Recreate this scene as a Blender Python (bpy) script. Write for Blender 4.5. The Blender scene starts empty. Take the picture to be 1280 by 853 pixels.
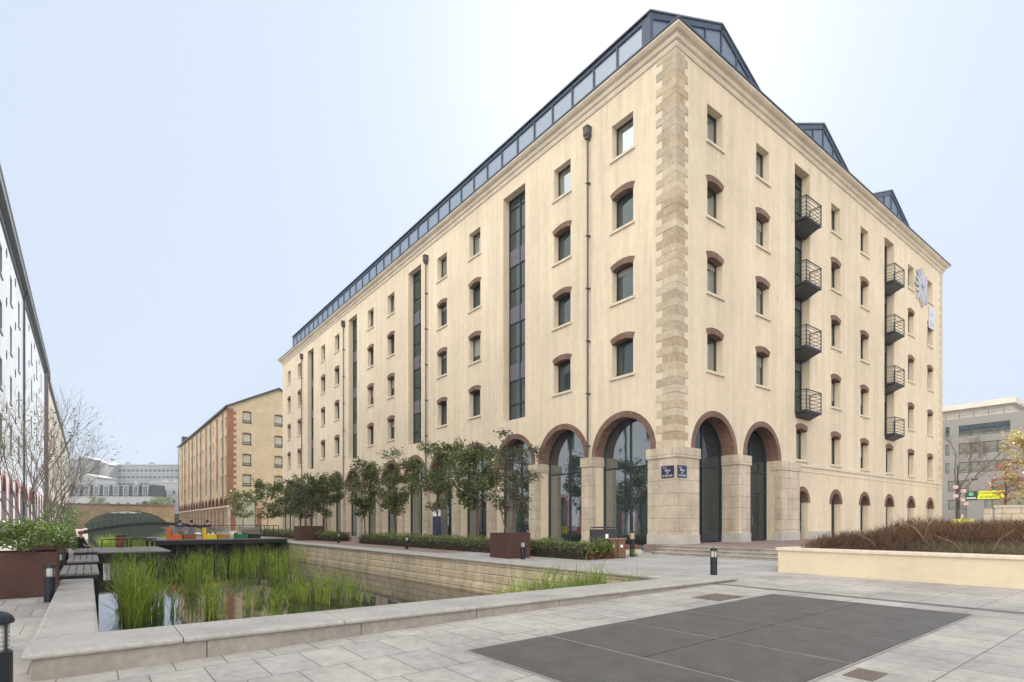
import bpy, bmesh, math, random
from mathutils import Vector, Matrix
import numpy as np
R = math.radians
SC = bpy.context.scene
COL = SC.collection
# ------------------------------------------------------------------ camera
YAW = 37.4975
cam = bpy.data.cameras.new('camera'); camo = bpy.data.objects.new('camera', cam); COL.objects.link(camo)
camo.location = (0, 0, 1.6); camo.rotation_euler = (R(90), 0, R(-YAW))
cam.sensor_width = 36; cam.lens = 36*691.6/1280; cam.shift_y = (654.78-426.5)/1280
cam.clip_start = .1; cam.clip_end = 5000
SC.camera = camo
# ------------------------------------------------------------------ light
SUN_EL, SUN_AZ = 41.5, 50.5          # azimuth clockwise from +Y
w = bpy.data.worlds.new('World'); SC.world = w; w.use_nodes = True
nt = w.node_tree; bg = nt.nodes['Background']
sky = nt.nodes.new('ShaderNodeTexSky'); sky.sky_type = 'NISHITA'; sky.sun_disc = False
sky.sun_elevation = R(SUN_EL); sky.sun_rotation = R(SUN_AZ)
sky.altitude = 50; sky.air_density = 1.0; sky.dust_density = 6.0; sky.ozone_density = 1.0
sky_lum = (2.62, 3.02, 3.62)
wt = nt.nodes.new('ShaderNodeTexCoord')
# hazy sky: the clear-sky model veiled by an even pale haze, plus an invented bright cloud patch, out of view, added to light the shaded walls
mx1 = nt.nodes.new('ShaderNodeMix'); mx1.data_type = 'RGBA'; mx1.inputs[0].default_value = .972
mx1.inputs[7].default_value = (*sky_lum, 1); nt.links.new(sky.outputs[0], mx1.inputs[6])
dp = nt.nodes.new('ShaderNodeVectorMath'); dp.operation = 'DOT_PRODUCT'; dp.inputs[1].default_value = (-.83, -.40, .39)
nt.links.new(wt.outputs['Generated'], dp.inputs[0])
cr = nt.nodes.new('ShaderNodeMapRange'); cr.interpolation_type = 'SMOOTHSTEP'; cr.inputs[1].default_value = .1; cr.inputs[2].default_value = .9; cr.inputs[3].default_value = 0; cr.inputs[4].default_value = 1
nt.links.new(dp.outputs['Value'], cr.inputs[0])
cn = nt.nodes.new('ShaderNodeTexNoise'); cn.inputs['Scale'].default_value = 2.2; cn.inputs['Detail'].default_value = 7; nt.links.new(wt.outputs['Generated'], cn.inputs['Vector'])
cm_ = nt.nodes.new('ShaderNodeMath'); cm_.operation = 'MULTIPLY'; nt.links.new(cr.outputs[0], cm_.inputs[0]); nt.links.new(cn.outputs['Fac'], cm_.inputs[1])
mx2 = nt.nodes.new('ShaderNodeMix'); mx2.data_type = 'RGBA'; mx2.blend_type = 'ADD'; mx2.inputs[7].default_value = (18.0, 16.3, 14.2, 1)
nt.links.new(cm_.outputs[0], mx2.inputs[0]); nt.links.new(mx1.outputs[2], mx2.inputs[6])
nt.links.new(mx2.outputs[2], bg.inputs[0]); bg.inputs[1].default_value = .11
sl = bpy.data.lights.new('sun', 'SUN'); sl.energy = 3.2; sl.angle = R(.6); sl.color = (1, .95, .86)
so = bpy.data.objects.new('sun', sl); COL.objects.link(so)
sd = Vector((math.sin(R(SUN_AZ))*math.cos(R(SUN_EL)), math.cos(R(SUN_AZ))*math.cos(R(SUN_EL)), math.sin(R(SUN_EL))))
so.rotation_euler = sd.to_track_quat('Z', 'Y').to_euler(); so.location = (30, 30, 60)
vs = SC.view_settings; vs.view_transform = 'Standard'; vs.look = 'None'; vs.exposure = 1.24; vs.gamma = 1
vs.use_curve_mapping = False

# ------------------------------------------------------------------ tagging
def tag(o, label=None, cat=None, group=None, kind=None):
    if label: o['label'] = label
    if cat: o['category'] = cat
    if group: o['group'] = group
    if kind: o['kind'] = kind
    return o
def empty(name, loc=(0, 0, 0), rz=0, label=None, cat=None, group=None):
    o = bpy.data.objects.new(name, None); COL.objects.link(o); o.location = loc; o.rotation_euler = (0, 0, rz)
    o.empty_display_size = .2
    return tag(o, label, cat, group)
def kids(o): return [c for c in list(COL.objects) if c.parent == o]
def tree_of(o): return (o, [tree_of(c) for c in kids(o)])
def copy_tree(t, parent=None):
    o, ch = t
    c = o.copy(); COL.objects.link(c)
    if parent is not None: c.parent = parent
    for k in ch: copy_tree(k, c)
    return c

# ------------------------------------------------------------------ materials
MC = {}
def mat(name, col, rough=.8, var=0, vscale=1, var2=0, v2scale=8, bump=0, bscale=30, metal=0, spec=.5, streak=0, trans=0, emis=None):
    if name in MC: return MC[name]
    m = bpy.data.materials.new(name); m.use_nodes = True; n = m.node_tree.nodes; l = m.node_tree.links
    b = n['Principled BSDF']; b.inputs['Base Color'].default_value = (*col, 1)
    b.inputs['Roughness'].default_value = rough; b.inputs['Metallic'].default_value = metal
    b.inputs['Specular IOR Level'].default_value = spec
    tc = n.new('ShaderNodeTexCoord'); last = None
    geo = n.new('ShaderNodeNewGeometry')
    def noise(scale, detail=5, stretch=None):
        t = n.new('ShaderNodeTexNoise'); t.inputs['Scale'].default_value = scale; t.inputs['Detail'].default_value = detail
        src = geo.outputs['Position']
        if stretch:
            mp = n.new('ShaderNodeMapping'); mp.inputs['Scale'].default_value = stretch; l.new(src, mp.inputs[0]); src = mp.outputs[0]
        l.new(src, t.inputs['Vector']); return t.outputs['Fac']
    def mul(prev, fac, amt):
        mr = n.new('ShaderNodeMapRange'); mr.inputs[1].default_value = .3; mr.inputs[2].default_value = .7
        mr.inputs[3].default_value = 1-amt; mr.inputs[4].default_value = 1+amt*.6; l.new(fac, mr.inputs[0])
        x = n.new('ShaderNodeMix'); x.data_type = 'RGBA'; x.blend_type = 'MULTIPLY'; x.inputs[0].default_value = 1
        if prev is None: x.inputs[6].default_value = (*col, 1)
        else: l.new(prev, x.inputs[6])
        l.new(mr.outputs[0], x.inputs[7]); return x.outputs[2]
    if var: last = mul(last, noise(vscale), var)
    if var2: last = mul(last, noise(v2scale, 8), var2)
    if streak:
        last = mul(last, noise(1, 6, (2.2, 2.2, .12)), streak)
        mr = n.new('ShaderNodeMapRange'); mr.inputs[1].default_value = .60; mr.inputs[2].default_value = .78; mr.inputs[3].default_value = 1; mr.inputs[4].default_value = .80
        l.new(noise(1, 4, (5.5, 5.5, .3)), mr.inputs[0]); x = n.new('ShaderNodeMix'); x.data_type = 'RGBA'; x.blend_type = 'MULTIPLY'; x.inputs[0].default_value = 1
        l.new(last, x.inputs[6]); l.new(mr.outputs[0], x.inputs[7]); last = x.outputs[2]
    if last is not None: l.new(last, b.inputs['Base Color'])
    if bump:
        bp = n.new('ShaderNodeBump'); bp.inputs['Strength'].default_value = bump; bp.inputs['Distance'].default_value = .02
        l.new(noise(bscale, 8), bp.inputs['Height']); l.new(bp.outputs[0], b.inputs['Normal'])
    if trans:
        tr = n.new('ShaderNodeBsdfTranslucent'); mx = n.new('ShaderNodeMixShader'); mx.inputs[0].default_value = trans
        out = n['Material Output']
        if last is not None: l.new(last, tr.inputs[0])
        else: tr.inputs[0].default_value = (*col, 1)
        l.new(b.outputs[0], mx.inputs[1]); l.new(tr.outputs[0], mx.inputs[2]); l.new(mx.outputs[0], out.inputs[0])
    if emis:
        b.inputs['Emission Color'].default_value = (*emis[0], 1); b.inputs['Emission Strength'].default_value = emis[1]
    MC[name] = m; return m
def brickmat(name, c1, c2, mortar, bw, bh, msize, axes='xz', var=.15, rough=.85, squash=1, offset=.5, bump=.4, msm=.1, streak=0, vscale=.7):
    """procedural masonry laid out in world metres along two axes"""
    m = bpy.data.materials.new(name); m.use_nodes = True; n = m.node_tree.nodes; l = m.node_tree.links
    b = n['Principled BSDF']; b.inputs['Roughness'].default_value = rough
    geo = n.new('ShaderNodeNewGeometry'); sp = n.new('ShaderNodeSeparateXYZ'); l.new(geo.outputs['Position'], sp.inputs[0])
    cb = n.new('ShaderNodeCombineXYZ')
    if axes == 'wall':   # u = x+y works on both walls of an axis-aligned building
        ad = n.new('ShaderNodeMath'); ad.operation = 'ADD'; l.new(sp.outputs[0], ad.inputs[0]); l.new(sp.outputs[1], ad.inputs[1])
        l.new(ad.outputs[0], cb.inputs[0]); l.new(sp.outputs[2], cb.inputs[1])
    elif axes == 'yx':
        l.new(sp.outputs[1], cb.inputs[0]); l.new(sp.outputs[0], cb.inputs[1])
    else:
        l.new(sp.outputs['xyz'.index(axes[0])], cb.inputs[0]); l.new(sp.outputs['xyz'.index(axes[1])], cb.inputs[1])
    t = n.new('ShaderNodeTexBrick'); l.new(cb.outputs[0], t.inputs['Vector'])
    t.offset = offset; t.inputs['Color1'].default_value = (*c1, 1); t.inputs['Color2'].default_value = (*c2, 1); t.inputs['Mortar'].default_value = (*mortar, 1)
    t.inputs['Scale'].default_value = 1; t.inputs['Brick Width'].default_value = bw; t.inputs['Row Height'].default_value = bh
    t.inputs['Mortar Size'].default_value = msize; t.inputs['Mortar Smooth'].default_value = msm; t.inputs['Bias'].default_value = 0
    def nz(scale, st=None):
        q = n.new('ShaderNodeTexNoise'); q.inputs['Scale'].default_value = scale; q.inputs['Detail'].default_value = 8
        if st:
            mp = n.new('ShaderNodeMapping'); mp.inputs['Scale'].default_value = st; l.new(geo.outputs['Position'], mp.inputs[0]); l.new(mp.outputs[0], q.inputs['Vector'])
        else: l.new(geo.outputs['Position'], q.inputs['Vector'])
        return q.outputs['Fac']
    last = t.outputs['Color']
    for fac, amt in [(nz(vscale), var), (nz(9), var*.6), (nz(2.6), var*.5), (nz(45), var*.4)]+([(nz(1, (2, 2, .12)), streak)] if streak else []):
        mr = n.new('ShaderNodeMapRange'); mr.inputs[1].default_value = .3; mr.inputs[2].default_value = .7
        mr.inputs[3].default_value = 1-amt; mr.inputs[4].default_value = 1+amt*.6; l.new(fac, mr.inputs[0])
        x = n.new('ShaderNodeMix'); x.data_type = 'RGBA'; x.blend_type = 'MULTIPLY'; x.inputs[0].default_value = 1
        l.new(last, x.inputs[6]); l.new(mr.outputs[0], x.inputs[7]); last = x.outputs[2]
    l.new(last, b.inputs['Base Color'])
    if bump:
        bp = n.new('ShaderNodeBump'); bp.inputs['Strength'].default_value = bump; bp.inputs['Distance'].default_value = .01
        iv = n.new('ShaderNodeMath'); iv.operation = 'SUBTRACT'; iv.inputs[0].default_value = 1; l.new(t.outputs['Fac'], iv.inputs[1])
        l.new(iv.outputs[0], bp.inputs['Height']); l.new(bp.outputs[0], b.inputs['Normal'])
    MC[name] = m; return m
def glassmat(name, col, ior=1.6, rough=.02, refl=.25, top=1):
    """window glass over a dark room: dark body, mirror coat stronger at grazing angles, slightly wavy"""
    m = bpy.data.materials.new(name); m.use_nodes = True; n = m.node_tree.nodes; l = m.node_tree.links
    n.remove(n['Principled BSDF']); out = n['Material Output']
    d = n.new('ShaderNodeBsdfDiffuse'); d.inputs[0].default_value = (*col, 1)
    g = n.new('ShaderNodeBsdfGlossy'); g.inputs['Roughness'].default_value = rough; g.inputs[0].default_value = (.86, .93, .95, 1)
    fr = n.new('ShaderNodeFresnel'); fr.inputs[0].default_value = ior
    mr = n.new('ShaderNodeMapRange'); mr.inputs[3].default_value = refl; mr.inputs[4].default_value = top
    l.new(fr.outputs[0], mr.inputs[0])
    nz = n.new('ShaderNodeTexNoise'); nz.inputs['Scale'].default_value = .7; geo = n.new('ShaderNodeNewGeometry'); l.new(geo.outputs['Position'], nz.inputs['Vector'])
    bp = n.new('ShaderNodeBump'); bp.inputs['Strength'].default_value = .25; bp.inputs['Distance'].default_value = .012
    l.new(nz.outputs['Fac'], bp.inputs['Height']); l.new(bp.outputs[0], g.inputs['Normal'])
    mx = n.new('ShaderNodeMixShader'); l.new(mr.outputs[0], mx.inputs[0]); l.new(d.outputs[0], mx.inputs[1]); l.new(g.outputs[0], mx.inputs[2])
    l.new(mx.outputs[0], out.inputs[0]); MC[name] = m; return m
def leafmat(name, c1, c2, trans=.35, rough=.45, scale=3.0):
    m = bpy.data.materials.new(name); m.use_nodes = True; n = m.node_tree.nodes; l = m.node_tree.links
    b = n['Principled BSDF']; b.inputs['Roughness'].default_value = rough; out = n['Material Output']
    geo = n.new('ShaderNodeNewGeometry')
    nz = n.new('ShaderNodeTexNoise'); nz.inputs['Scale'].default_value = scale; nz.inputs['Detail'].default_value = 3; l.new(geo.outputs['Position'], nz.inputs['Vector'])
    ad = n.new('ShaderNodeMath'); ad.operation = 'MULTIPLY_ADD'; ad.inputs[1].default_value = .5; l.new(geo.outputs['Random Per Island'], ad.inputs[0])
    l.new(nz.outputs['Fac'], ad.inputs[2])
    mr = n.new('ShaderNodeMapRange'); mr.inputs[1].default_value = .4; mr.inputs[2].default_value = 1.1; l.new(ad.outputs[0], mr.inputs[0])
    x = n.new('ShaderNodeMix'); x.data_type = 'RGBA'; x.inputs[6].default_value = (*c1, 1); x.inputs[7].default_value = (*c2, 1); l.new(mr.outputs[0], x.inputs[0])
    l.new(x.outputs[2], b.inputs['Base Color'])
    tr = n.new('ShaderNodeBsdfTranslucent'); l.new(x.outputs[2], tr.inputs[0]); mx = n.new('ShaderNodeMixShader'); mx.inputs[0].default_value = trans
    l.new(b.outputs[0], mx.inputs[1]); l.new(tr.outputs[0], mx.inputs[2]); l.new(mx.outputs[0], out.inputs[0])
    MC[name] = m; return m

STUCCO = mat('stucco', (.71, .603, .443), .9, var=.11, vscale=.16, var2=.06, v2scale=2.2, bump=.2, bscale=40, streak=.10)
STUCCO2 = mat('stucco_reveal', (.66, .59, .44), .9, var=.06, vscale=1, bump=.1)
TRIM = mat('sill_stone', (.66, .58, .46), .8, var=.1, vscale=3, var2=.08)
CORN = mat('cornice_stone', (.64, .56, .44), .85, var=.14, vscale=.8, var2=.1, v2scale=6)
STONE = brickmat('pillar_stone', (.56, .47, .35), (.62, .53, .41), (.33, .27, .19), 1.9, .62, .012, 'wall', var=.2, streak=.2, bump=.4)
QUOIN_A = mat('quoin_light', (.60, .50, .36), .85, var=.14, vscale=2, var2=.1, bump=.3)
QUOIN_B = mat('quoin_dark', (.46, .36, .235), .85, var=.2, vscale=2, var2=.14, bump=.3)
BASEST = mat('plinth_stone', (.50, .47, .42), .8, var=.15, vscale=1.5, var2=.1)
BRICKR = brickmat('arch_brick', (.17, .085, .06), (.26, .145, .105), (.22, .15, .115), .11, .07, .01, 'wall', var=.3, bump=.5)
FRAME = mat('dark_window_frame', (.022, .03, .042), .4)
FRAMEP = mat('plum_panel', (.13, .13, .155), .45, var=.1)
GLASS = glassmat('window_glass', (.04, .055, .052), refl=.07, top=.5)
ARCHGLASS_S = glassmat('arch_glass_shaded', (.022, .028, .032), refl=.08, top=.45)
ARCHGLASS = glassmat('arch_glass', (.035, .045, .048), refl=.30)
ROOFGLASS = glassmat('roof_glass', (.17, .21, .28), refl=.06, rough=.25, top=.22)
ROOFFR = mat('roof_steel', (.055, .075, .11), .4, metal=.2)
ZINC = mat('zinc', (.18, .2, .23), .5, metal=.3, var=.15, vscale=1)
PIPE = mat('downpipe_metal', (.085, .08, .08), .5, metal=.2)
BALC = mat('balcony_steel', (.02, .025, .032), .5)
COPING = mat('coping_stone', (.385, .36, .33), .75, var=.2, vscale=1.3, var2=.16, v2scale=14, bump=.35, bscale=45)
CURBST = mat('kerb_stone', (.33, .30, .255), .8, var=.2, vscale=1.5, var2=.12, v2scale=12, bump=.3, bscale=40)
RUST = mat('weathering_steel', (.085, .036, .026), .75, var=.2, vscale=1.5, var2=.15, v2scale=12, bump=.15)
RUST2 = RUST
BOLL = mat('bollard_paint', (.008, .012, .018), .4)
BOLLGL = mat('bollard_lens', (.62, .6, .54), .15)
WOOD = mat('weathered_wood', (.27, .25, .225), .8, var=.2, vscale=6, var2=.2, v2scale=25, bump=.2)
BLACK = mat('black_metal', (.012, .012, .014), .45)
SOIL = mat('soil', (.05, .036, .026), .95, var=.3, vscale=4)
BARK = mat('bark', (.10, .075, .058), .9, var=.3, vscale=6, bump=.4)
BARKP = mat('pale_bark', (.20, .155, .13), .9, var=.3, vscale=6, bump=.3)

# ------------------------------------------------------------------ mesh builder
class MB:
    def __init__(s): s.v = []; s.f = []; s.M = None
    def add(s, vs, fs):
        b = len(s.v)
        if s.M is not None: vs = [tuple(s.M @ Vector(p)) for p in vs]
        s.v += [tuple(p) for p in vs]; s.f += [tuple(i+b for i in q) for q in fs]
    def box(s, x0, x1, y0, y1, z0, z1, t=None):
        vs = [(x, y, z) for z in (z0, z1) for y in (y0, y1) for x in (x0, x1)]
        s.add(vs, [(0, 2, 3, 1), (4, 5, 7, 6), (0, 1, 5, 4), (2, 6, 7, 3), (0, 4, 6, 2), (1, 3, 7, 5)])
    def quad(s, a, b, c, d): s.add([a, b, c, d], [(0, 1, 2, 3)])
    def tube(s, p0, p1, r0, r1=None, n=8, cap=True):
        r1 = r0 if r1 is None else r1
        p0 = Vector(p0); p1 = Vector(p1); d = (p1-p0)
        if d.length < 1e-6: return
        d.normalize(); a = d.orthogonal().normalized(); b = d.cross(a)
        vs = []
        for p, r in ((p0, r0), (p1, r1)):
            for i in range(n):
                t = 2*math.pi*i/n; vs.append(p+a*math.cos(t)*r+b*math.sin(t)*r)
        fs = [(i, (i+1) % n, n+(i+1) % n, n+i) for i in range(n)]
        if cap: fs += [tuple(range(n))[::-1], tuple(range(n, 2*n))]
        s.add(vs, fs)
    def poly_tube(s, pts, rs, n=6):
        for i in range(len(pts)-1): s.tube(pts[i], pts[i+1], rs[i], rs[i+1], n)
    def lathe(s, prof, n=16, c=(0, 0, 0)):
        vs = []; fs = []
        for r, z in prof:
            for i in range(n):
                t = 2*math.pi*i/n; vs.append((c[0]+r*math.cos(t), c[1]+r*math.sin(t), c[2]+z))
        for k in range(len(prof)-1):
            for i in range(n): fs.append((k*n+i, k*n+(i+1) % n, (k+1)*n+(i+1) % n, (k+1)*n+i))
        fs.append(tuple(range(n))[::-1]); fs.append(tuple(range((len(prof)-1)*n, len(prof)*n)))
        s.add(vs, fs)
    def prism(s, poly, mapf, d0, d1):
        """poly of (a,b); mapf(a,b,d)->xyz"""
        n = len(poly); vs = [mapf(a, b, d0) for a, b in poly]+[mapf(a, b, d1) for a, b in poly]
        s.add(vs, [tuple(range(n))[::-1], tuple(range(n, 2*n))]+[(i, (i+1) % n, n+(i+1) % n, n+i) for i in range(n)])
    def build(s, name, m, parent=None, bevel=0, smooth=False, loc=None, fix=True):
        me = bpy.data.meshes.new(name); me.from_pydata(s.v, [], s.f); me.update()
        if fix or bevel:
            bm = bmesh.new(); bm.from_mesh(me)
            if bevel:
                bmesh.ops.bevel(bm, geom=[e for e in bm.edges], offset=bevel, segments=2, affect='EDGES', profile=.6)
            bmesh.ops.recalc_face_normals(bm, faces=bm.faces); bm.to_mesh(me); bm.free()
        if smooth:
            for p in me.polygons: p.use_smooth = True
        me.materials.append(m)
        o = bpy.data.objects.new(name, me); COL.objects.link(o)
        if parent is not None: o.parent = parent
        if loc is not None: o.location = loc
        return o
def fast_mesh(name, V, F, m, parent=None, loc=None):
    """V (n,3) array, F (k,4) array of quads"""
    me = bpy.data.meshes.new(name)
    V = np.asarray(V, np.float32); F = np.asarray(F, np.int32); k, q = F.shape
    me.vertices.add(len(V)); me.vertices.foreach_set('co', V.ravel())
    me.loops.add(k*q); me.loops.foreach_set('vertex_index', F.ravel())
    me.polygons.add(k); me.polygons.foreach_set('loop_start', np.arange(0, k*q, q, dtype=np.int32))
    me.update(calc_edges=True); me.validate()
    me.materials.append(m); o = bpy.data.objects.new(name, me); COL.objects.link(o)
    if parent is not None: o.parent = parent
    if loc is not None: o.location = loc
    return o
def G(x, y=0):
    """height of the paved ground: it rises gently away from the basin corner"""
    g = -.1 if x < 0 else (-.1+.21*x/13 if x < 13 else min(.11+.09*(x-13)/8, .2))
    if x > 64: g += 1.15*min((x-64)/14, 1)
    return g

# ------------------------------------------------------------------ wall with openings
def arc_pts(o, n=16, off=0):
    """outline of an opening's top from left to right"""
    u0, u1, z1 = o['u0'], o['u1'], o['z1']
    k = o.get('arch')
    if k == 'semi':
        c = (u0+u1)/2; r = (u1-u0)/2+off; zs = z1-(u1-u0)/2
        return [(c-r*math.cos(math.pi*i/n), zs+r*math.sin(math.pi*i/n)) for i in range(n+1)]
    if k:
        rise = k; h = (u1-u0)/2; rad = (h*h+rise*rise)/(2*rise); cz = z1-rad; a = math.asin(h/rad); rad += off; c = (u0+u1)/2; m = 6
        return [(c+rad*math.sin(-a+2*a*i/m), cz+rad*math.cos(-a+2*a*i/m)) for i in range(m+1)]
    return [(u0, z1), (u1, z1)]
def wall_sheet(mb, mp, u0, u1, z0, z1, ops, rev=None, depth=.4):
    us = sorted({u0, u1} | {o['u0'] for o in ops} | {o['u1'] for o in ops})
    zs = sorted({z0, z1} | {o['z0'] for o in ops} | {o['z1'] for o in ops})
    us = [a for a in us if u0-1e-6 <= a <= u1+1e-6]; zs = [a for a in zs if z0-1e-6 <= a <= z1+1e-6]
    for i in range(len(us)-1):
        j = 0
        while j < len(zs)-1:
            cu = (us[i]+us[i+1])/2
            def blocked(j):
                cz = (zs[j]+zs[j+1])/2
                return any(o['u0'] < cu < o['u1'] and o['z0'] < cz < o['z1'] for o in ops)
            if blocked(j): j += 1; continue
            k = j
            while k+1 < len(zs)-1 and not blocked(k+1): k += 1
            mb.quad(mp(us[i], 0, zs[j]), mp(us[i+1], 0, zs[j]), mp(us[i+1], 0, zs[k+1]), mp(us[i], 0, zs[k+1])); j = k+1
    for o in ops:
        pts = arc_pts(o); d = o.get('depth', depth)
        if o.get('arch'):
            for a, b in zip(pts[:-1], pts[1:]):
                mb.quad(mp(a[0], 0, a[1]), mp(b[0], 0, b[1]), mp(b[0], 0, o['z1']), mp(a[0], 0, o['z1']))
        R_ = rev if rev is not None else mb
        line = [(o['u0'], o['z0'])]+pts+[(o['u1'], o['z0'])]
        if abs(line[0][1]-line[1][1]) < 1e-6: line = line[1:]
        for a, b in zip(line[:-1], line[1:]):
            R_.quad(mp(a[0], 0, a[1]), mp(b[0], 0, b[1]), mp(b[0], d, b[1]), mp(a[0], d, a[1]))
        if not o.get('door'): R_.quad(mp(o['u0'], 0, o['z0']), mp(o['u1'], 0, o['z0']), mp(o['u1'], d, o['z0']), mp(o['u0'], d, o['z0']))
def arch_ring(mb, o, mp, thick, proud=.025, depth=.4, inset=.022):
    """brick ring round the top of an opening: face proud of the wall, soffit lining the reveal"""
    a = arc_pts(o, 16, -inset); b = arc_pts(o, 16, thick)
    for i in range(len(a)-1):
        mb.add([mp(a[i][0], -proud, a[i][1]), mp(a[i+1][0], -proud, a[i+1][1]), mp(b[i+1][0], -proud, b[i+1][1]), mp(b[i][0], -proud, b[i][1]),
                mp(a[i][0], depth, a[i][1]), mp(a[i+1][0], depth, a[i+1][1]), mp(b[i+1][0], .01, b[i+1][1]), mp(b[i][0], .01, b[i][1])],
               [(0, 1, 2, 3), (0, 4, 5, 1), (3, 2, 6, 7)]+([(0, 3, 7, 4)] if i == 0 else [])+([(1, 5, 6, 2)] if i == len(a)-2 else []))

# window prototypes: local x along the wall, y into the wall, z up; origin = bottom centre of opening on the wall face
def window_proto(w, h, depth, rise, frame_m, glass_m, sill_m, brick_m=None, mull=(), trans=(), sill=True, arch=None, bthick=.3, fw=.06):
    mp = lambda u, d, z: (u, d, z)
    k = arch if arch else (rise if rise else None)
    op = dict(u0=-w/2, u1=w/2, z0=0, z1=h, arch=k)
    opi = dict(u0=-w/2+fw, u1=w/2-fw, z0=fw, z1=h-fw, arch=k if k != 'semi' else 'semi')
    f = MB(); po = arc_pts(op); pi = arc_pts(opi)
    yo, yi = depth-.03, depth+.05
    lo = [(-w/2, 0)]+po+[(w/2, 0)]; li = [(-w/2+fw, fw)]+pi+[(w/2-fw, fw)]
    if len(po) == 2: lo = [(-w/2, 0), (-w/2, h), (w/2, h), (w/2, 0)]; li = [(-w/2+fw, fw), (-w/2+fw, h-fw), (w/2-fw, h-fw), (w/2-fw, fw)]
    n = len(lo)
    for i in range(n):
        j = (i+1) % n
        f.quad((lo[i][0], yo, lo[i][1]), (lo[j][0], yo, lo[j][1]), (li[j][0], yo, li[j][1]), (li[i][0], yo, li[i][1]))
        f.quad((li[i][0], yo, li[i][1]), (li[j][0], yo, li[j][1]), (li[j][0], yi, li[j][1]), (li[i][0], yi, li[i][1]))
    for x in mull: f.box(x-.03, x+.03, yo+.004, yi, fw, h-fw-(.0 if not k else (h-fw)*.0))
    for z in trans: f.box(-w/2+fw, w/2-fw, yo+.008, yi, z-.03, z+.03)
    fo = f.build('window', frame_m, None)
    g = MB(); g.add([(x, yi-.02, z) for x, z in li], [tuple(range(n))]); g.build('pane', glass_m, fo)
    if sill:
        q = MB(); q.box(-w/2-.12, w/2+.12, -.09, depth-.035, -.13, .0); q.box(-w/2+.003, w/2-.003, .0, depth-.035, -.005, .02); q.build('sill', sill_m, fo)
    if brick_m:
        q = MB(); arch_ring(q, op, mp, bthick, .02, depth-.035); q.build('brick_arch', brick_m, fo)
    return fo
def place(proto_tree, parent, side, u, z, wallpos):
    """side 'W': wall facing -X at x=wallpos; 'S': wall facing -Y at y=wallpos; 'E': facing +X"""
    o = copy_tree(proto_tree, parent)
    if side == 'S': o.location = (u, wallpos, z); o.rotation_euler = (0, 0, 0)
    elif side == 'W': o.location = (wallpos, u, z); o.rotation_euler = (0, 0, R(-90))
    elif side == 'E': o.location = (wallpos, u, z); o.rotation_euler = (0, 0, R(90))
    return o
def remove_tree(t):
    for c in t[1]: remove_tree(c)
    bpy.data.objects.remove(t[0])

# ================================================================== GROUND
def grid_sheet(name, xs, ys, zf, m, kind='structure'):
    mb = MB(); nx = len(xs)
    vs = [(x, y, zf(x, y)) for y in ys for x in xs]
    fs = [(j*nx+i, j*nx+i+1, (j+1)*nx+i+1, (j+1)*nx+i) for j in range(len(ys)-1) for i in range(nx-1)]
    mb.add(vs, fs); o = mb.build(name, m); tag(o, kind=kind); return o
PAVE = brickmat('paving_slabs', (.385, .36, .33), (.45, .42, .38), (.19, .17, .15), .54, .92, .008, 'xy', var=.22, bump=.4, vscale=.6)
PAVEB = brickmat('large_paving', (.36, .345, .33), (.41, .395, .375), (.19, .175, .16), 1.25, 1.25, .009, 'xy', var=.18, bump=.4, offset=0, vscale=.6)
PROM = brickmat('red_paving', (.235, .165, .145), (.28, .21, .185), (.16, .13, .115), .22, .11, .004, 'xy', var=.16, bump=.2)
EARTH = mat('far_ground', (.16, .15, .13), .95, var=.2, vscale=.05)
BX0, BX1, BY0 = .12, 12.0, 8.85        # basin inner edges
XF = 19.0                              # canal widens beyond YW
YW = 108.0
# far ground (to the horizon) lies under everything
mb = MB()
def ring(x0, x1, y0, y1, z): mb.quad((x0, y0, z), (x1, y0, z), (x1, y1, z), (x0, y1, z))
ring(-1500, -.2, -1500, 2500, -.16); ring(-.2, 12.3, -1500, 8.5, -.16); ring(12.3, 2500, -1500, 107, -.06); ring(22.4, 2500, 107, 2500, -.06); ring(-.2, 22.4, 300, 2500, -.06)
tag(mb.build('ground', EARTH), kind='structure')
# plaza in front (south of basin) and east
xs = [-30, -10, 0, 1, 3, 6, 9, 13, 15, 18, 21.05, 30, 64, 66, 70, 74, 78, 140]
PL = lambda x, y: G(x)
grid_sheet('plaza', xs, [-20, 0, 4, 8.0], PL, PAVE)
grid_sheet('east_plaza', [13.15]+xs[8:], [8.0, 9.5, 12, 30, 60], PL, PAVEB)
grid_sheet('promenade', [13.15, 15, 18, 21.05, 23.6], [60, 107], PL, PROM)
grid_sheet('north_promenade', [22.3, 40], [107, 215], PL, PAVE)
o = grid_sheet('red_brick_path', [13.3, 15.0, 18.0, 21.05, 22.6], [24, 100], lambda x, y: G(x)+.006, PROM)
grid_sheet('west_promenade', [-30, -.47], [8.0, 16, 40, 300], lambda x, y: -.1 if y < 9 else 0, PAVE)
# drain strip crossing the plaza
DRAIN = mat('drain_stone', (.16, .145, .13), .85, var=.2, vscale=3, var2=.15)
mb = MB(); 
for a, b in ((-6, 0), (0, 4), (4, 8), (8, 12)): mb.quad((12.35, a, G(12.3)+.005), (12.55, a, G(12.5)+.005), (12.62, b, G(12.6)+.005), (12.42, b, G(12.4)+.005)) if False else mb.quad((12.3, a, G(12.3)+.005), (12.5, a, G(12.5)+.005), (12.5, b, G(12.5)+.005), (12.3, b, G(12.3)+.005))
tag(mb.build('drain_strip', DRAIN), kind='structure')
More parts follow.
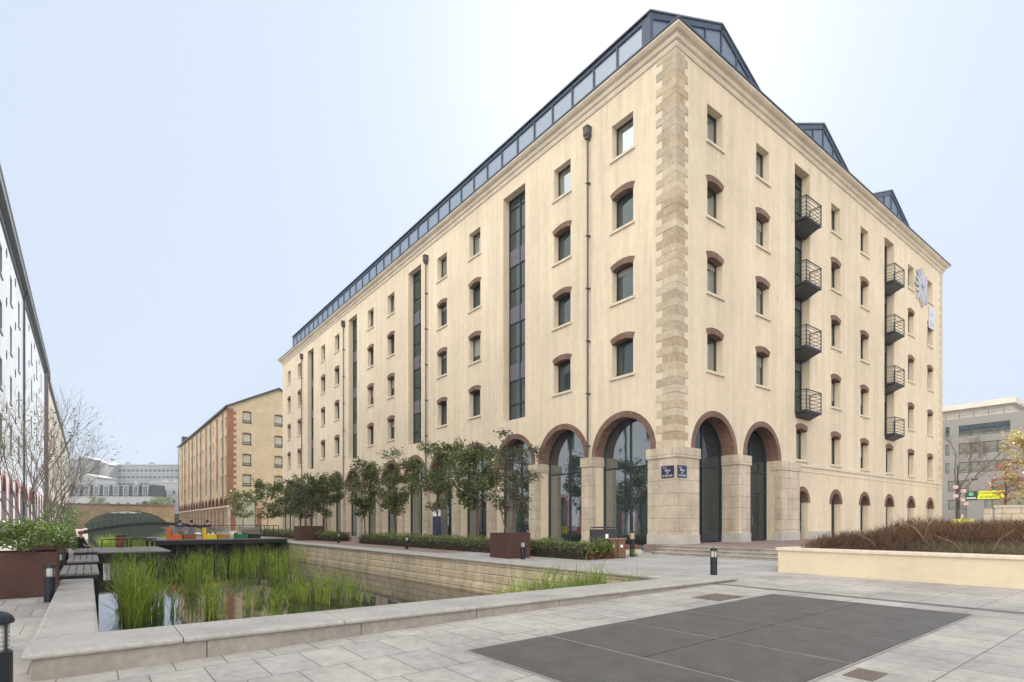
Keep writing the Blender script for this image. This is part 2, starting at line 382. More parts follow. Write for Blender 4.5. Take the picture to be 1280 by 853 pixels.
# water
m = bpy.data.materials.new('canal_water'); m.use_nodes = True; n = m.node_tree.nodes; l = m.node_tree.links; b = n['Principled BSDF']
b.inputs['Base Color'].default_value = (.028, .032, .018, 1); b.inputs['Roughness'].default_value = .035; b.inputs['IOR'].default_value = 1.4; b.inputs['Specular IOR Level'].default_value = .8
geo = n.new('ShaderNodeNewGeometry'); nz = n.new('ShaderNodeTexNoise'); nz.inputs['Scale'].default_value = 1.8; nz.inputs['Detail'].default_value = 3
mpn = n.new('ShaderNodeMapping'); mpn.inputs['Scale'].default_value = (1, .7, 1); l.new(geo.outputs['Position'], mpn.inputs[0]); l.new(mpn.outputs[0], nz.inputs['Vector'])
bp = n.new('ShaderNodeBump'); bp.inputs['Strength'].default_value = .12; bp.inputs['Distance'].default_value = .02; l.new(nz.outputs['Fac'], bp.inputs['Height']); l.new(bp.outputs[0], b.inputs['Normal'])
WATER = m
WZ = -1.0
mb = MB(); mb.quad((-.1, 8.4, WZ), (12.2, 8.4, WZ), (12.2, 108, WZ), (-.1, 108, WZ)); mb.quad((-1.5, 108, WZ), (22.3, 108, WZ), (22.3, 298, WZ), (-1.5, 298, WZ))
tag(mb.build('water', WATER), kind='structure')

# basin walls: copings and stone quays
QUAY = brickmat('quay_stone', (.60, .49, .33), (.66, .55, .39), (.17, .13, .09), 1.5, .3, .012, 'wall', var=.2, streak=.2, bump=.5)
MUD = mat('wet_mud', (.06, .055, .035), .9, var=.3, vscale=3)
r_ = random.Random(3)
def wall_thing(name, label, cat='wall'): return empty(name, (0, 0, 0), 0, label, cat)
fw = wall_thing('basin_wall', 'low pale stone wall with long rounded coping slabs along the front edge of the water basin')
mb = MB(); mb.box(-.48, 13.3, 7.85, 8.83, -1.2, .132); mb.build('kerb', CURBST, fw)
# joints of the kerb: thin vertical shadow gaps modelled as separate coping slabs
xcut = [-.56, .93, 2.95, 5.0, 6.9, 8.75, 10.65, 13.38]
tzz = lambda x: .205
for a, b in zip(xcut[:-1], xcut[1:]):
    mb = MB()
    x0, x1 = a+.006, b-.006
    if a < 0: pass
    prof = [(7.81, .142), (7.80, .165), (7.805, .185), (7.83, .203), (7.87, .208), (8.85, .208), (8.87, .19), (8.87, .142)]
    mb.prism(prof, lambda p, q, d: (d, p, q), x0, x1); mb.build('coping_slab', COPING, fw)
    if a < 0: continue
    mb = MB(); mb.box(x0+(.25 if a > 0 else 0), x0+(.258 if a > 0 else .012), 7.846, 7.852, -.15, .131); mb.build('joint', BLACK, fw)
# left wall
lw = wall_thing('basin_wall', 'short pale stone wall running back from the corner along the left side of the basin')
mb = MB(); mb.box(-.46, .1, 8.84, 40, -1.2, .11); mb.build('kerb', CURBST, lw)
for a, b in ((8.88, 11.2), (11.2, 14.3), (14.3, 17.75)):
    mb = MB(); mb.prism([(-.53, .118), (-.54, .15), (-.525, .19), (-.49, .208), (.08, .208), (.115, .195), (.12, .118)], lambda p, q, d: (p, d, q), a+.004, b-.004); mb.build('coping_slab', COPING, lw)
# right quay wall, stepped in courses down to the water
rw = wall_thing('quay_wall', 'long right hand quay wall of cream stone courses stepping down into the canal')
mb = MB(); mb.box(12.02, 13.2, 8.9, 43, -.35, .1); mb.box(11.96, 12.015, 8.9, 43, -.72, -.351); mb.box(11.9, 12.0, 8.9, 43, -1.3, -.721)
mb.box(12.02, 13.3, 43, 107.9, -1.3, .1); mb.build('courses', QUAY, rw)
for i in range(12):
    a = 8.9+i*3.0
    mb = MB(); mb.prism([(11.97, .11), (11.96, .16), (11.99, .2), (13.25, .2), (13.28, .17), (13.28, .11)], lambda p, q, d: (p, d, q), a+.005, a+2.995); mb.build('coping_slab', COPING, rw)
mb = MB(); mb.box(11.97, 13.28, 44.9, 107.9, .11, .2); mb.build('coping_slab', COPING, rw)
fq = wall_thing('quay_wall', 'far right canal bank wall of grey stone under the red brick trimmed building')
mb = MB(); mb.box(22.0, 22.5, 108, 214, -1.3, .2); mb.box(13.3, 22.0, 107.5, 108.1, -1.3, .2); mb.build('courses', CURBST, fq)
lq = wall_thing('quay_wall', 'far left canal bank wall of grey stone beyond the timber benches')
mb = MB(); mb.box(-.5, .05, 40.05, 214, -1.3, .15); mb.build('courses', CURBST, lq)

# steel grating and covers in the plaza
m = bpy.data.materials.new('grating_mesh'); m.use_nodes = True; n = m.node_tree.nodes; l = m.node_tree.links; b = n['Principled BSDF']
geo = n.new('ShaderNodeNewGeometry')
t = n.new('ShaderNodeTexBrick'); t.offset = 0; t.inputs['Scale'].default_value = 1; t.inputs['Brick Width'].default_value = .034; t.inputs['Row Height'].default_value = .034; t.inputs['Mortar Size'].default_value = .009; t.inputs['Mortar Smooth'].default_value = .2
t.inputs['Color1'].default_value = (.02, .02, .022, 1); t.inputs['Color2'].default_value = (.03, .03, .032, 1); t.inputs['Mortar'].default_value = (.125, .12, .115, 1); l.new(geo.outputs['Position'], t.inputs['Vector'])
nz = n.new('ShaderNodeTexNoise'); nz.inputs['Scale'].default_value = 2.6; nz.inputs['Detail'].default_value = 12; nz.inputs['Roughness'].default_value = .7; l.new(geo.outputs['Position'], nz.inputs['Vector'])
mr = n.new('ShaderNodeMapRange'); mr.inputs[1].default_value = .3; mr.inputs[2].default_value = .7; mr.inputs[3].default_value = .72; mr.inputs[4].default_value = 1.3; l.new(nz.outputs['Fac'], mr.inputs[0])
x = n.new('ShaderNodeMix'); x.data_type = 'RGBA'; x.blend_type = 'MULTIPLY'; x.inputs[0].default_value = 1; l.new(t.outputs['Color'], x.inputs[6]); l.new(mr.outputs[0], x.inputs[7])
l.new(x.outputs[2], b.inputs['Base Color']); b.inputs['Roughness'].default_value = .55; b.inputs['Metallic'].default_value = .2
GRATE = m
GRFR = mat('grating_frame', (.26, .24, .23), .6, var=.2, vscale=4)
gt = empty('floor_grating', (0, 0, 0), 0, 'large dark steel mesh grating of many panels set flush in the plaza paving', 'grating')
gx = [3.85, 5.25, 6.85, 8.45, 10.05, 11.6]
SL = .21/13
def slopebox(mb, x0, x1, y0, y1, dz0, dz1):
    vs = [(x, y, SL*x-.1+dz) for dz in (dz0, dz1) for y in (y0, y1) for x in (x0, x1)]
    mb.add(vs, [(0, 2, 3, 1), (4, 5, 7, 6), (0, 1, 5, 4), (2, 6, 7, 3), (0, 4, 6, 2), (1, 3, 7, 5)])
ymid = 4.3
for i in range(5):
    ys = [(2.62, ymid), (ymid, 5.98)] if i in (0, 1, 2, 3, 4) else [(2.62, 5.98)]
    if i == 0: ys = [(2.62, 5.98)]
    for y0, y1 in ys:
        mb = MB(); slopebox(mb, gx[i]+.02, gx[i+1]-.02, y0+.012, y1-.012, -.01, .016); p = mb.build('grating_panel', GRATE, gt)
mb = MB()
for i, x in enumerate(gx): slopebox(mb, x-.02+(0), x+.02, 2.6, 6.0, -.01, .012)
slopebox(mb, 3.87, 11.58, 2.585, 2.63, -.01, .009); slopebox(mb, 3.87, 11.58, 5.97, 6.015, -.01, .009)
mb.build('frame', GRFR, gt)
mb = MB(); slopebox(mb, gx[1]+.02, gx[-1]-.02, ymid-.012, ymid+.012, -.01, .008); mb.build('divider', BLACK, gt)
COVER = mat('brown_cover', (.15, .115, .09), .7, var=.2, vscale=6, var2=.2, v2scale=40)
mb = MB(); slopebox(mb, 9.95, 10.85, 6.2, 6.85, -.01, .009); tag(mb.build('access_cover', COVER), 'square brown steel access cover near the tip of the basin wall', 'cover')
mb = MB(); slopebox(mb, 6.3, 6.7, 2.22, 2.5, -.01, .009); tag(mb.build('access_cover', COVER), 'small brown cover plate beside the near long edge of the big grating', 'cover')

# ================================================================== MAIN BUILDING
WX, SY = 22.8, 16.56
NX, NY = 63.36, 85.2
PL_, PR_ = 4.7618, 4.8391
YC = lambda i: 19.974+PL_*i
XC = lambda i: 26.143+PR_*i
ROOFZ = 25.2
mW = lambda u, d, z: (WX+d, u, z)
mS = lambda u, d, z: (u, SY+d, z)
bld = empty('warehouse_building', (WX, SY, 0), 0, 'huge cream stone warehouse with arcaded ground floor, glazed rooftop and black balconies', 'building')
class PB(MB): pass
def BP(mb, name, m, **k):
    o = mb.build(name, m, bld, **k); o.matrix_parent_inverse = bld.matrix_world.inverted() if False else Matrix.Translation((-WX, -SY, 0)); return o
rowz = [(21.45, 1.9), (17.54, 2.15), (13.60, 2.15), (9.55, 2.2)]
RISE = .16
opsW, opsS = [], []
colsW = [0, 1, 3, 4, 6, 7, 9, 10, 12, 13]; baysW = [2, 5, 8, 11]
wl, wr = 1.486, 1.423
def wop(c, w, z, h, first): return dict(u0=c-w/2, u1=c+w/2, z0=z, z1=z+h-(0 if first else .2), arch=None if first else RISE, depth=.41)
for i in colsW:
    for k, (z, h) in enumerate(rowz): opsW.append(wop(YC(i), wl, z, h, k == 0))
for i in baysW: opsW.append(dict(u0=YC(i)-1.2, u1=YC(i)+1.2, z0=8.62, z1=24.0, depth=.55))
AR = 1.95; SPR = 5.38
for i in range(14): opsW.append(dict(u0=YC(i)-AR, u1=YC(i)+AR, z0=.1, z1=SPR+AR, arch='semi', depth=.75, door=1))
colsS = [0, 1, 3, 4, 6, 7]; baysS = [2, 5]
for i in colsS:
    for k, (z, h) in enumerate(rowz): opsS.append(wop(XC(i), wr, z, h, k == 0))
for i in baysS: opsS.append(dict(u0=XC(i)-1.0, u1=XC(i)+1.0, z0=8.62, z1=24.0, depth=.55))
for i in range(2, 8): opsS.append(wop(XC(i)+(-.1 if i == 2 else 0), wr, 5.62, 2.2, False))
for i in (0, 1): opsS.append(dict(u0=XC(i)-1.85, u1=XC(i)+1.85, z0=.3, z1=SPR+1.85, arch='semi', depth=.85, door=1))
for i in range(2, 8): opsS.append(dict(u0=XC(i)-.74, u1=XC(i)+.74, z0=.3, z1=2.95+.74, arch='semi', depth=.5, door=1))
def buildwall(ops, mp, u0, u1):
    mb = MB(); wall_sheet(mb, mp, u0, u1, -.1, ROOFZ, ops)
    BP(mb, 'wall', STUCCO)
buildwall(opsW, mW, SY, NY); buildwall(opsS, mS, WX, NX)
mb = MB(); mb.quad((WX, NY, -.1), (NX, NY, -.1), (NX, NY, ROOFZ), (WX, NY, ROOFZ)); mb.quad((NX, SY, -.1), (NX, NY, -.1), (NX, NY, ROOFZ), (NX, SY, ROOFZ)); BP(mb, 'wall', STUCCO)
# cornice running round the top
prof = [(0, 24.88), (.06, 24.88), (.10, 25.0), (.10, 25.12), (.20, 25.17), (.24, 25.3), (.24, 25.36), (.40, 25.42), (.50, 25.52), (.52, 25.6), (.50, 25.63), (0, 25.66)]
def cornice(prof, m, name):
    mb = MB(); n = len(prof)
    rings = []
    for (sx, sy, cx_, cy_) in ((-1, -1, WX, SY), (1, -1, NX, SY), (1, 1, NX, NY), (-1, 1, WX, NY)):
        rings.append([(cx_+sx*o_, cy_+sy*o_, z) for o_, z in prof])
    vs = [p for r in rings for p in r]; fs = []
    for k in range(4):
        a = k*n; b = ((k+1) % 4)*n
        for i in range(n-1): fs.append((a+i, b+i, b+i+1, a+i+1))
    mb.add(vs, fs); return BP(mb, name, m)
cornice(prof, CORN, 'cornice')
cornice([(.50, 25.632), (.56, 25.64), (.56, 25.72), (.2, 25.76), (-.6, 25.84)], ROOFFR, 'gutter')
# roof: three pitched glazed lanterns behind the cornice
mb = MB(); mb.quad((WX+.3, SY+.3, 25.8), (NX-.3, SY+.3, 25.8), (NX-.3, NY-.3, 25.8), (WX+.3, NY-.3, 25.8)); BP(mb, 'roof', ZINC)
LY0, LY1 = 18.3, 81.0
LZE, LZR = 27.9, 30.75
for k in range(3):
    x0 = 23.05+13.27*k; xm = x0+6.5; x1 = x0+13.0
    sl_ = (LZR-LZE)/(xm-x0)
    g = MB()
    g.add([(x0, LY0+.05, 25.82), (x1, LY0+.05, 25.82), (x1, LY0+.05, LZE), (xm, LY0+.05, LZR), (x0, LY0+.05, LZE)], [(0, 1, 2, 3, 4)])
    g.add([(x0, LY1, 25.82), (x1, LY1, 25.82), (x1, LY1, LZE), (xm, LY1, LZR), (x0, LY1, LZE)], [(0, 1, 2, 3, 4)])
    g.quad((x0+.05, LY0+.05, 25.82), (x0+.05, LY1, 25.82), (x0+.05, LY1, LZE), (x0+.05, LY0+.05, LZE)); g.quad((x1-.05, LY0+.05, 25.82), (x1-.05, LY1, 25.82), (x1-.05, LY1, LZE), (x1-.05, LY0+.05, LZE))
    lo = BP(g, 'lantern', ROOFGLASS)
    f = MB()
    # gable frame
    def bar(a, b, t=.16, y0=LY0-.04, y1=LY0+.12):
        d = Vector((b[0]-a[0], b[1]-a[1])); nrm = Vector((-d.y, d.x)).normalized()*t
        f.prism([(a[0], a[1]), (b[0], b[1]), (b[0]-nrm.x, b[1]-nrm.y), (a[0]-nrm.x, a[1]-nrm.y)], lambda p, q, dd: (p, dd, q), y0, y1)
    bar((x0-.1, LZE+.02), (xm, LZR+.1), .28); bar((xm, LZR+.1), (x1+.1, LZE+.02), .28)
    for q in range(0, 9):
        x = x0+q*13/8; zt = LZE+sl_*(x-x0) if x < xm else LZR-sl_*(x-xm)
        wd = .05 if q not in (0, 8) else .16
        f.box(max(x-wd, x0-.06), min(x+wd, x1+.06), LY0-.03, LY0+.1, 25.7, zt-.03)
    f.box(x0-.05, x1+.05, LY0-.035, LY0+.1, 25.7, 26.3)
    for xx in (x0, x1):
        f.box(xx-.04, xx+.06, LY0, LY1, LZE-.2, LZE+.02); f.box(xx-.04, xx+.06, LY0, LY1, 25.7, 26.5)
        y = LY0+.45
        f.box(xx-.05, xx+.06, LY0-.02, LY0+.5, 25.7, LZE)
        for q in range(36):
            yy = LY0+.5+q*1.775
            if yy < LY1+.1: f.box(xx-.03, xx+.06, yy-.045, yy+.045, 26.4, LZE-.1)
    fo = f.build('lantern_frame', ROOFFR, lo)
    rf = MB(); rf.prism([(x0-.16, LZE+.04), (xm, LZR+.13), (x1+.16, LZE+.04), (x1+.16, LZE+.12), (xm, LZR+.22), (x0-.16, LZE+.12)], lambda p, q, dd: (p, dd, q), LY0-.1, LY1+.1)
    rf.build('lantern_roof', ZINC, lo)
# windows
def tmp_proto(*a, **k):
    o = window_proto(*a, **k); return tree_of(o)
def addw(pt, side, u, z, wallpos, par=bld, off=(WX, SY, 0), dx=0):
    o = place(pt, par, side, u, z, wallpos); o.location = Vector(o.location)-Vector(off); return o
pW1 = tmp_proto(wl, 1.9, .41, 0, FRAME, GLASS, TRIM)
pW = tmp_proto(wl, 1.95, .41, RISE, FRAME, GLASS, TRIM, BRICKR)
pW4 = tmp_proto(wl, 2.0, .41, RISE, FRAME, GLASS, TRIM, BRICKR)
pS1 = tmp_proto(wr, 1.9, .41, 0, FRAME, GLASS, TRIM)
pS = tmp_proto(wr, 1.95, .41, RISE, FRAME, GLASS, TRIM, BRICKR)
pS4 = tmp_proto(wr, 2.0, .41, RISE, FRAME, GLASS, TRIM, BRICKR)
for i in colsW:
    for k, (z, h) in enumerate(rowz): addw((pW1, pW, pW, pW4)[k], 'W', YC(i), z, WX)
for i in colsS:
    for k, (z, h) in enumerate(rowz): addw((pS1, pS, pS, pS4)[k], 'S', XC(i), z, SY)
for i in range(2, 8): addw(pS4, 'S', XC(i)+(-.1 if i == 2 else 0), 5.62, SY)
BLND = mat('roller_blind', (.30, .30, .27), .8)
rb = random.Random(9)
for o_ in [c for c in list(COL.objects) if c.parent == bld and c.name.startswith('window')]:
    if rb.random() < .22:
        hh_ = rb.choice((.35, .6, .9, 1.3)); b_ = MB(); zt = 1.88; b_.quad((-.66, .425, zt-hh_), (.66, .425, zt-hh_), (.66, .425, zt-.05), (-.66, .425, zt-.05)); b_.build('blind', BLND, o_)

# tall recessed bays
def bay_proto(w, h, nm):
    f = MB(); yo = .5
    f.box(-w/2, -w/2+.08, yo, yo+.1, 0, h); f.box(w/2-.08, w/2, yo, yo+.1, 0, h); f.box(-w/2+.08, w/2-.08, yo, yo+.1, h-.08, h); f.box(-w/2+.08, w/2-.08, yo, yo+.1, 0, .07)
    if nm: f.box(-.05, .05, yo+.002, yo+.1, .07, h-.08)
    for k in range(4):
        z = k*3.95
        f.box(-w/2+.08, w/2-.08, yo+.004, yo+.1, z+1.15, z+1.21)
        f.box(-w/2+.08, w/2-.08, yo+.004, yo+.1, z+2.78, z+2.84)
    fo = f.build('bay_window', FRAME, None)
    g = MB(); g.quad((-w/2+.08, yo+.07, .07), (w/2-.08, yo+.07, .07), (w/2-.08, yo+.07, h-.08), (-w/2+.08, yo+.07, h-.08)); g.build('pane', GLASS, fo)
    for k in range(3):
        z = 2.84+k*3.95; s = MB(); s.box(-w/2+.08, w/2-.08, yo+.03, yo+.1, z, z+1.11); s.box(-w/2+.08, w/2-.08, yo+.02, yo+.0295, z+.54, z+.58); s.build('spandrel_panel', FRAMEP, fo)
    return tree_of(fo)
pBW = bay_proto(2.4, 15.38, True); pBS = bay_proto(2.0, 15.38, True)
for i in baysW: addw(pBW, 'W', YC(i), 8.62, WX)
for i in baysS: addw(pBS, 'S', XC(i), 8.62, SY)
# bay sills
# balconies on the south face
def balcony():
    w, p = 2.02, .72
    b = MB(); b.box(-w/2, w/2, -p, .45, -.14, 0); b.prism([(-p+.05, -.145), (.3, -.55), (.3, -.145)], lambda a, c, d: (d, a, c), -w/2+.1, w/2-.1)
    bo = b.build('balcony', BALC, None)
    r = MB(); H = 1.2
    for x in (-w/2+.02, w/2-.02):
        r.box(x-.02, x+.02, -p+.0, -p+.05, 0, H); r.box(x-.02, x+.02, -.03, .01, 0, H)
        for z in (.14, .38, .62, .86, 1.1): r.box(x-.012, x+.012, -p+.05, -.03, z-.012, z+.012)
        r.box(x-.03, x+.03, -p-.01, .01, H, H+.05)
    r.box(-w/2+.05, w/2-.05, -p-.008, -p+.04, H+.001, H+.049)
    for z in (.14, .38, .62, .86, 1.1): r.box(-w/2+.04, w/2-.04, -p+.012, -p+.036, z-.012, z+.012)
    r.build('railing', BALC, bo); return tree_of(bo)
pB = balcony()
for i in baysS:
    for z in (8.6, 12.55, 16.5, 20.45): addw(pB, 'S', XC(i), z, SY)
remove_tree(pB)
# arches: brick rings, pillars with caps, glazing
ringW = MB()
def ring_obj(c, r, spr, thick, mp, depth, name='brick_arch', m=BRICKR):
    mb = MB(); arch_ring(mb, dict(u0=c-r, u1=c+r, z0=0, z1=spr+r, arch='semi'), mp, thick, .03, depth); return BP(mb, name, m)
for i in range(14): ring_obj(YC(i), AR, SPR, .31, mW, .72)
for i in (0, 1): ring_obj(XC(i), 1.85, SPR, .28, mS, .82)
for i in range(2, 8): ring_obj(XC(i), .74, 2.95, .27, mS, .48)
def pillar(x0, x1, y0, y1, zb, zc=4.83, zt=5.34, pj=.06):
    mb = MB(); mb.box(x0, x1, y0, y1, zb+.5, zc); o = BP(mb, 'pillar', STONE)
    c = MB(); c.box(x0-pj, x1+pj, y0-pj, y1+pj, zc+.002, zt); cc = c.build('cap', STONE, o)
    c = MB(); c.box(x0-.03, x1+.03, y0-.03, y1+.03, zb-.3, zb+.5); c.build('base', BASEST if zb > .3 else STONE, o)
    return o
PX = WX-.3
for i in range(13):
    y = (YC(i)+YC(i+1))/2; pillar(PX, WX+.74, y-.42, y+.42, .2)
pillar(PX, WX+.74, YC(13)+1.96, NY+.1, .2)
pillar(PX, XC(0)-1.83, SY-.28, YC(0)-1.93, .55)              # corner pier
xm = (XC(0)+XC(1))/2; pillar(xm-.57, xm+.57, SY-.28, SY+.83, .6); 
pillar(XC(1)+1.84, XC(2)-.78, SY-.2, SY+.3, .6)
def arch_glazing(w, spr, h, zb, depth, door=None, fw=.07, m=ARCHGLASS):
    """frame with mullion at the centre, a transom at springing, glass behind"""
    f = MB(); r = w/2; y0, y1 = depth-.06, depth+.06
    o1 = dict(u0=-r, u1=r, z0=zb, z1=spr+r, arch='semi'); o2 = dict(u0=-r+fw, u1=r-fw, z0=zb+fw, z1=spr+r-fw, arch='semi')
    a = [(-r, zb)]+arc_pts(o1, 16)+[(r, zb)]; b_ = [(-r+fw, zb+fw)]+arc_pts(o2, 16)+[(r-fw, zb+fw)]
    n = len(a)
    for i in range(n):
        j = (i+1) % n
        f.quad((a[i][0], y0, a[i][1]), (a[j][0], y0, a[j][1]), (b_[j][0], y0, b_[j][1]), (b_[i][0], y0, b_[i][1]))
        f.quad((b_[i][0], y0, b_[i][1]), (b_[j][0], y0, b_[j][1]), (b_[j][0], y1, b_[j][1]), (b_[i][0], y1, b_[i][1]))
    f.box(-.035, .035, y0+.01, y1, zb+fw, spr+r-fw-.01); f.box(-r+fw, r-fw, y0+.014, y1, spr-.75, spr-.67)
    if door:
        f.box(-.95, -.85, y0-.02, y1, zb, zb+2.9); f.box(.85, .95, y0-.02, y1, zb, zb+2.9); f.box(-.85, .85, y0-.02, y1, zb+2.78, zb+2.9); f.box(-.05, .05, y0-.016, y1, zb, zb+2.78)
        f.box(-r+fw, r-fw, y0+.012, y1, zb+2.9, zb+3.0)
    fo = f.build('arch_window', FRAME, None)
    g = MB(); g.add([(p[0], depth+.02, p[1]) for p in b_], [tuple(range(n))]); g.build('pane', m, fo)
    if door:
        d = MB(); d.box(-.84, .84, y0-.005, y0+.03, zb+.02, zb+2.77); dd = d.build('door', mat('dark_door_glass', (.02, .022, .028), .12), fo)
        h_ = MB(); h_.tube((-.1, y0-.07, zb+.9), (-.1, y0-.07, zb+1.5), .015); h_.tube((.1, y0-.07, zb+.9), (.1, y0-.07, zb+1.5), .015); hh = h_.build('handle', ZINC, fo)
    return tree_of(fo)
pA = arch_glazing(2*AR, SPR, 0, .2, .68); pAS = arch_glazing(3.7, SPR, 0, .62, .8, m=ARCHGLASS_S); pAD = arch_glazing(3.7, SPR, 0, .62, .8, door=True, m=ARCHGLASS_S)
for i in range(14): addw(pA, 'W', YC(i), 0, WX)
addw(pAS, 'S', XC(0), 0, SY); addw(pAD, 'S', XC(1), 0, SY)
# niches: blind lower arches with pale back panel, one dark door
NICHE = mat('niche_panel', (.40, .385, .33), .8, var=.1)
for i in range(2, 8):
    c = XC(i)
    mb = MB(); pts = [(c-.74, .3)]+arc_pts(dict(u0=c-.74, u1=c+.74, z0=.3, z1=3.69, arch='semi'))+[(c+.74, .3)]
    mb.add([mS(a, .46, b) for a, b in pts], [tuple(range(len(pts)))]); p = BP(mb, 'niche_window', GLASS)
    f = MB(); f.box(c-.70, c-.64, SY+.4, SY+.455, .6, 3.2); f.box(c+.64, c+.70, SY+.4, SY+.455, .6, 3.2); f.box(c-.64, c+.64, SY+.4, SY+.455, 2.85, 2.93); f.build('frame', FRAME, p)
    if i == 2:
        d = MB()
        for k in range(11): d.box(c-.64, c+.64, SY+.38, SY+.44, .62+k*.1, .69+k*.1)
        d.build('louvre', mat('louvre_blue', (.05, .07, .1), .5), p)
# string course and plinth on the south wall
mb = MB(); mb.box(XC(1)+3.95, NX+.02, SY-.06, SY-.001, 5.2, 5.36); mb.box(XC(1)+3.95, NX+.02, SY-.03, SY-.001, 4.88, 4.93); BP(mb, 'string_course', TRIM)
mb = MB()
segs = [(XC(1)+3.9, XC(2)-.76)]+[(XC(i)+.76, XC(i+1)-.76) for i in range(2, 7)]+[(XC(7)+.76, NX)]
for a, b in segs: mb.box(a, b, SY-.05, SY-.001, 0, 1.1)
BP(mb, 'plinth', BASEST)
mb = MB(); mb.box(XC(3)-2.35, XC(3)-1.45, SY-.03, SY-.001, 1.2, 2.6) if False else None
# quoins: alternating stones at the corner
rq = random.Random(5); z = 5.36; k = 0
QM = [mat('quoin_tan', (.52, .425, .30), .85, var=.18, vscale=2, var2=.12, bump=.3), mat('quoin_brown', (.44, .35, .235), .85, var=.2, vscale=2, var2=.14, bump=.3), mat('quoin_grey', (.45, .38, .28), .85, var=.2, vscale=2, var2=.12, bump=.3), mat('quoin_pale', (.56, .47, .34), .85, var=.15, vscale=2, var2=.1, bump=.3)]
while z < 24.86:
    h = min(.385, 24.87-z); long_ = k % 2 == 0
    a = (1.16 if long_ else .80)+rq.uniform(-.03, .03); b = (.66 if long_ else .92)+rq.uniform(-.03, .03)
    t = MB(); pr_ = rq.uniform(.03, .045)
    t.box(WX-pr_, WX, SY-pr_, SY+a, z+.005, z+h-.005); t.box(WX, WX+b, SY-pr_, SY, z+.005, z+h-.005)
    bm_ = QM[rq.choices((0, 1, 2, 3), (5, 3, 3, 2))[0]]; BP(t, 'quoin', bm_)
    z += h; k += 1
mb = MB(); mb.box(WX-.012, WX-.001, SY+.3, SY+1.36, 5.36, 24.87); BP(mb, 'corner_strip', STUCCO2)
mb = MB(); mb.box(WX+.3, WX+1.12, SY-.012, SY-.001, 5.36, 24.87); BP(mb, 'corner_strip', STUCCO2)
qa = MB(); z = 5.36; k = 0
while z < 24.8:
    a = .9 if k % 2 else .55
    qa.box(NX-a, NX+.02, SY-.03, SY-.001, z+.01, z+.385); z += .39; k += 1
BP(qa, 'quoins', QUOIN_A)
# downpipes with hopper heads
for i in (.5, 4.5, 8.5, 12.0-.5):
    y = {(.5): 22.42, 4.5: 41.45, 8.5: 60.45, 11.5: 75.6}[i]
    mb = MB(); mb.tube((WX-.16, y, .2 if i != .5 else .2), (WX-.16, y, 23.7), .055, n=10)
    if i == .5: pass
    for zz in range(3, 23, 3): mb.box(WX-.25, WX, y-.09, y+.09, zz, zz+.05)
    o = BP(mb, 'downpipe', PIPE)
    mb = MB(); mb.box(WX-.36, WX-.01, y-.17, y+.17, 23.72, 24.15); mb.box(WX-.38, WX-.005, y-.19, y+.19, 24.15, 24.21); mb.prism([(-.2, 23.72), (.2, 23.72), (.09, 23.5), (-.09, 23.5)], lambda a, b, d: (d, y+a, b), WX-.3, WX-.05); mb.build('hopper', PIPE, o)
# text helper
def text_mesh(txt, size, depth=.004, align='CENTER'):
    cu = bpy.data.curves.new('t', 'FONT'); cu.body = txt; cu.size = size; cu.align_x = align; cu.extrude = depth/2; cu.space_line = .95
    ob = bpy.data.objects.new('t', cu); COL.objects.link(ob)
    bpy.context.view_layer.update(); dg = bpy.context.evaluated_depsgraph_get()
    me = bpy.data.meshes.new_from_object(ob.evaluated_get(dg)); bpy.data.objects.remove(ob); return me
def text_obj(name, txt, size, m, parent, loc, rot, align='CENTER'):
    me = text_mesh(txt, size, align=align); me.materials.clear(); me.materials.append(m)
    o = bpy.data.objects.new(name, me); COL.objects.link(o); o.parent = parent; o.location = loc; o.rotation_euler = rot; return o
NAVY = mat('navy_enamel', (.018, .022, .065), .3); WHITE = mat('white_enamel', (.8, .8, .8), .3); PINK = mat('pinkish_frame', (.35, .3, .36), .4)
def street_sign(loc, rz, w, lines, label):
    e = empty('street_sign', loc, rz, label, 'street sign', 'street name plates on the corner pier')
    mb = MB(); mb.box(-w/2, w/2, -.02, 0, -.30, .30); mb.build('plate', NAVY, e, bevel=.006)
    mb = MB()
    for a in ((-w/2+.015, w/2-.015, .27, .283), (-w/2+.015, w/2-.015, -.283, -.27), (-w/2+.015, -w/2+.028, -.27, .27), (w/2-.028, w/2-.015, -.27, .27)): mb.box(a[0], a[1], -.024, -.0205, a[2], a[3])
    mb.build('border', mat('green_border', (.03, .12, .08), .3), e)
    text_obj('small_lettering', lines[0], .075, WHITE, e, (-w/2+.22, -.024, .18), (R(90), 0, 0))
    text_obj('lettering', lines[1], .17, WHITE, e, (0, -.024, .02), (R(90), 0, 0)); text_obj('lettering', lines[2], .13, WHITE, e, (0, -.024, -.1), (R(90), 0, 0)); text_obj('lettering', lines[3], .135, WHITE, e, (0, -.024, -.225), (R(90), 0, 0))
street_sign((PX-.002, 16.82, 4.13), R(-90), .74, ('19e Arr.', 'Quai', 'de', 'la Gironde'), 'navy street name plate on the canal side of the corner pier')
street_sign((22.88, SY-.282, 4.13), 0, .74, ('19e Arr.', 'Place', 'de', 'la Gironde'), 'navy street name plate on the balcony side of the corner pier')
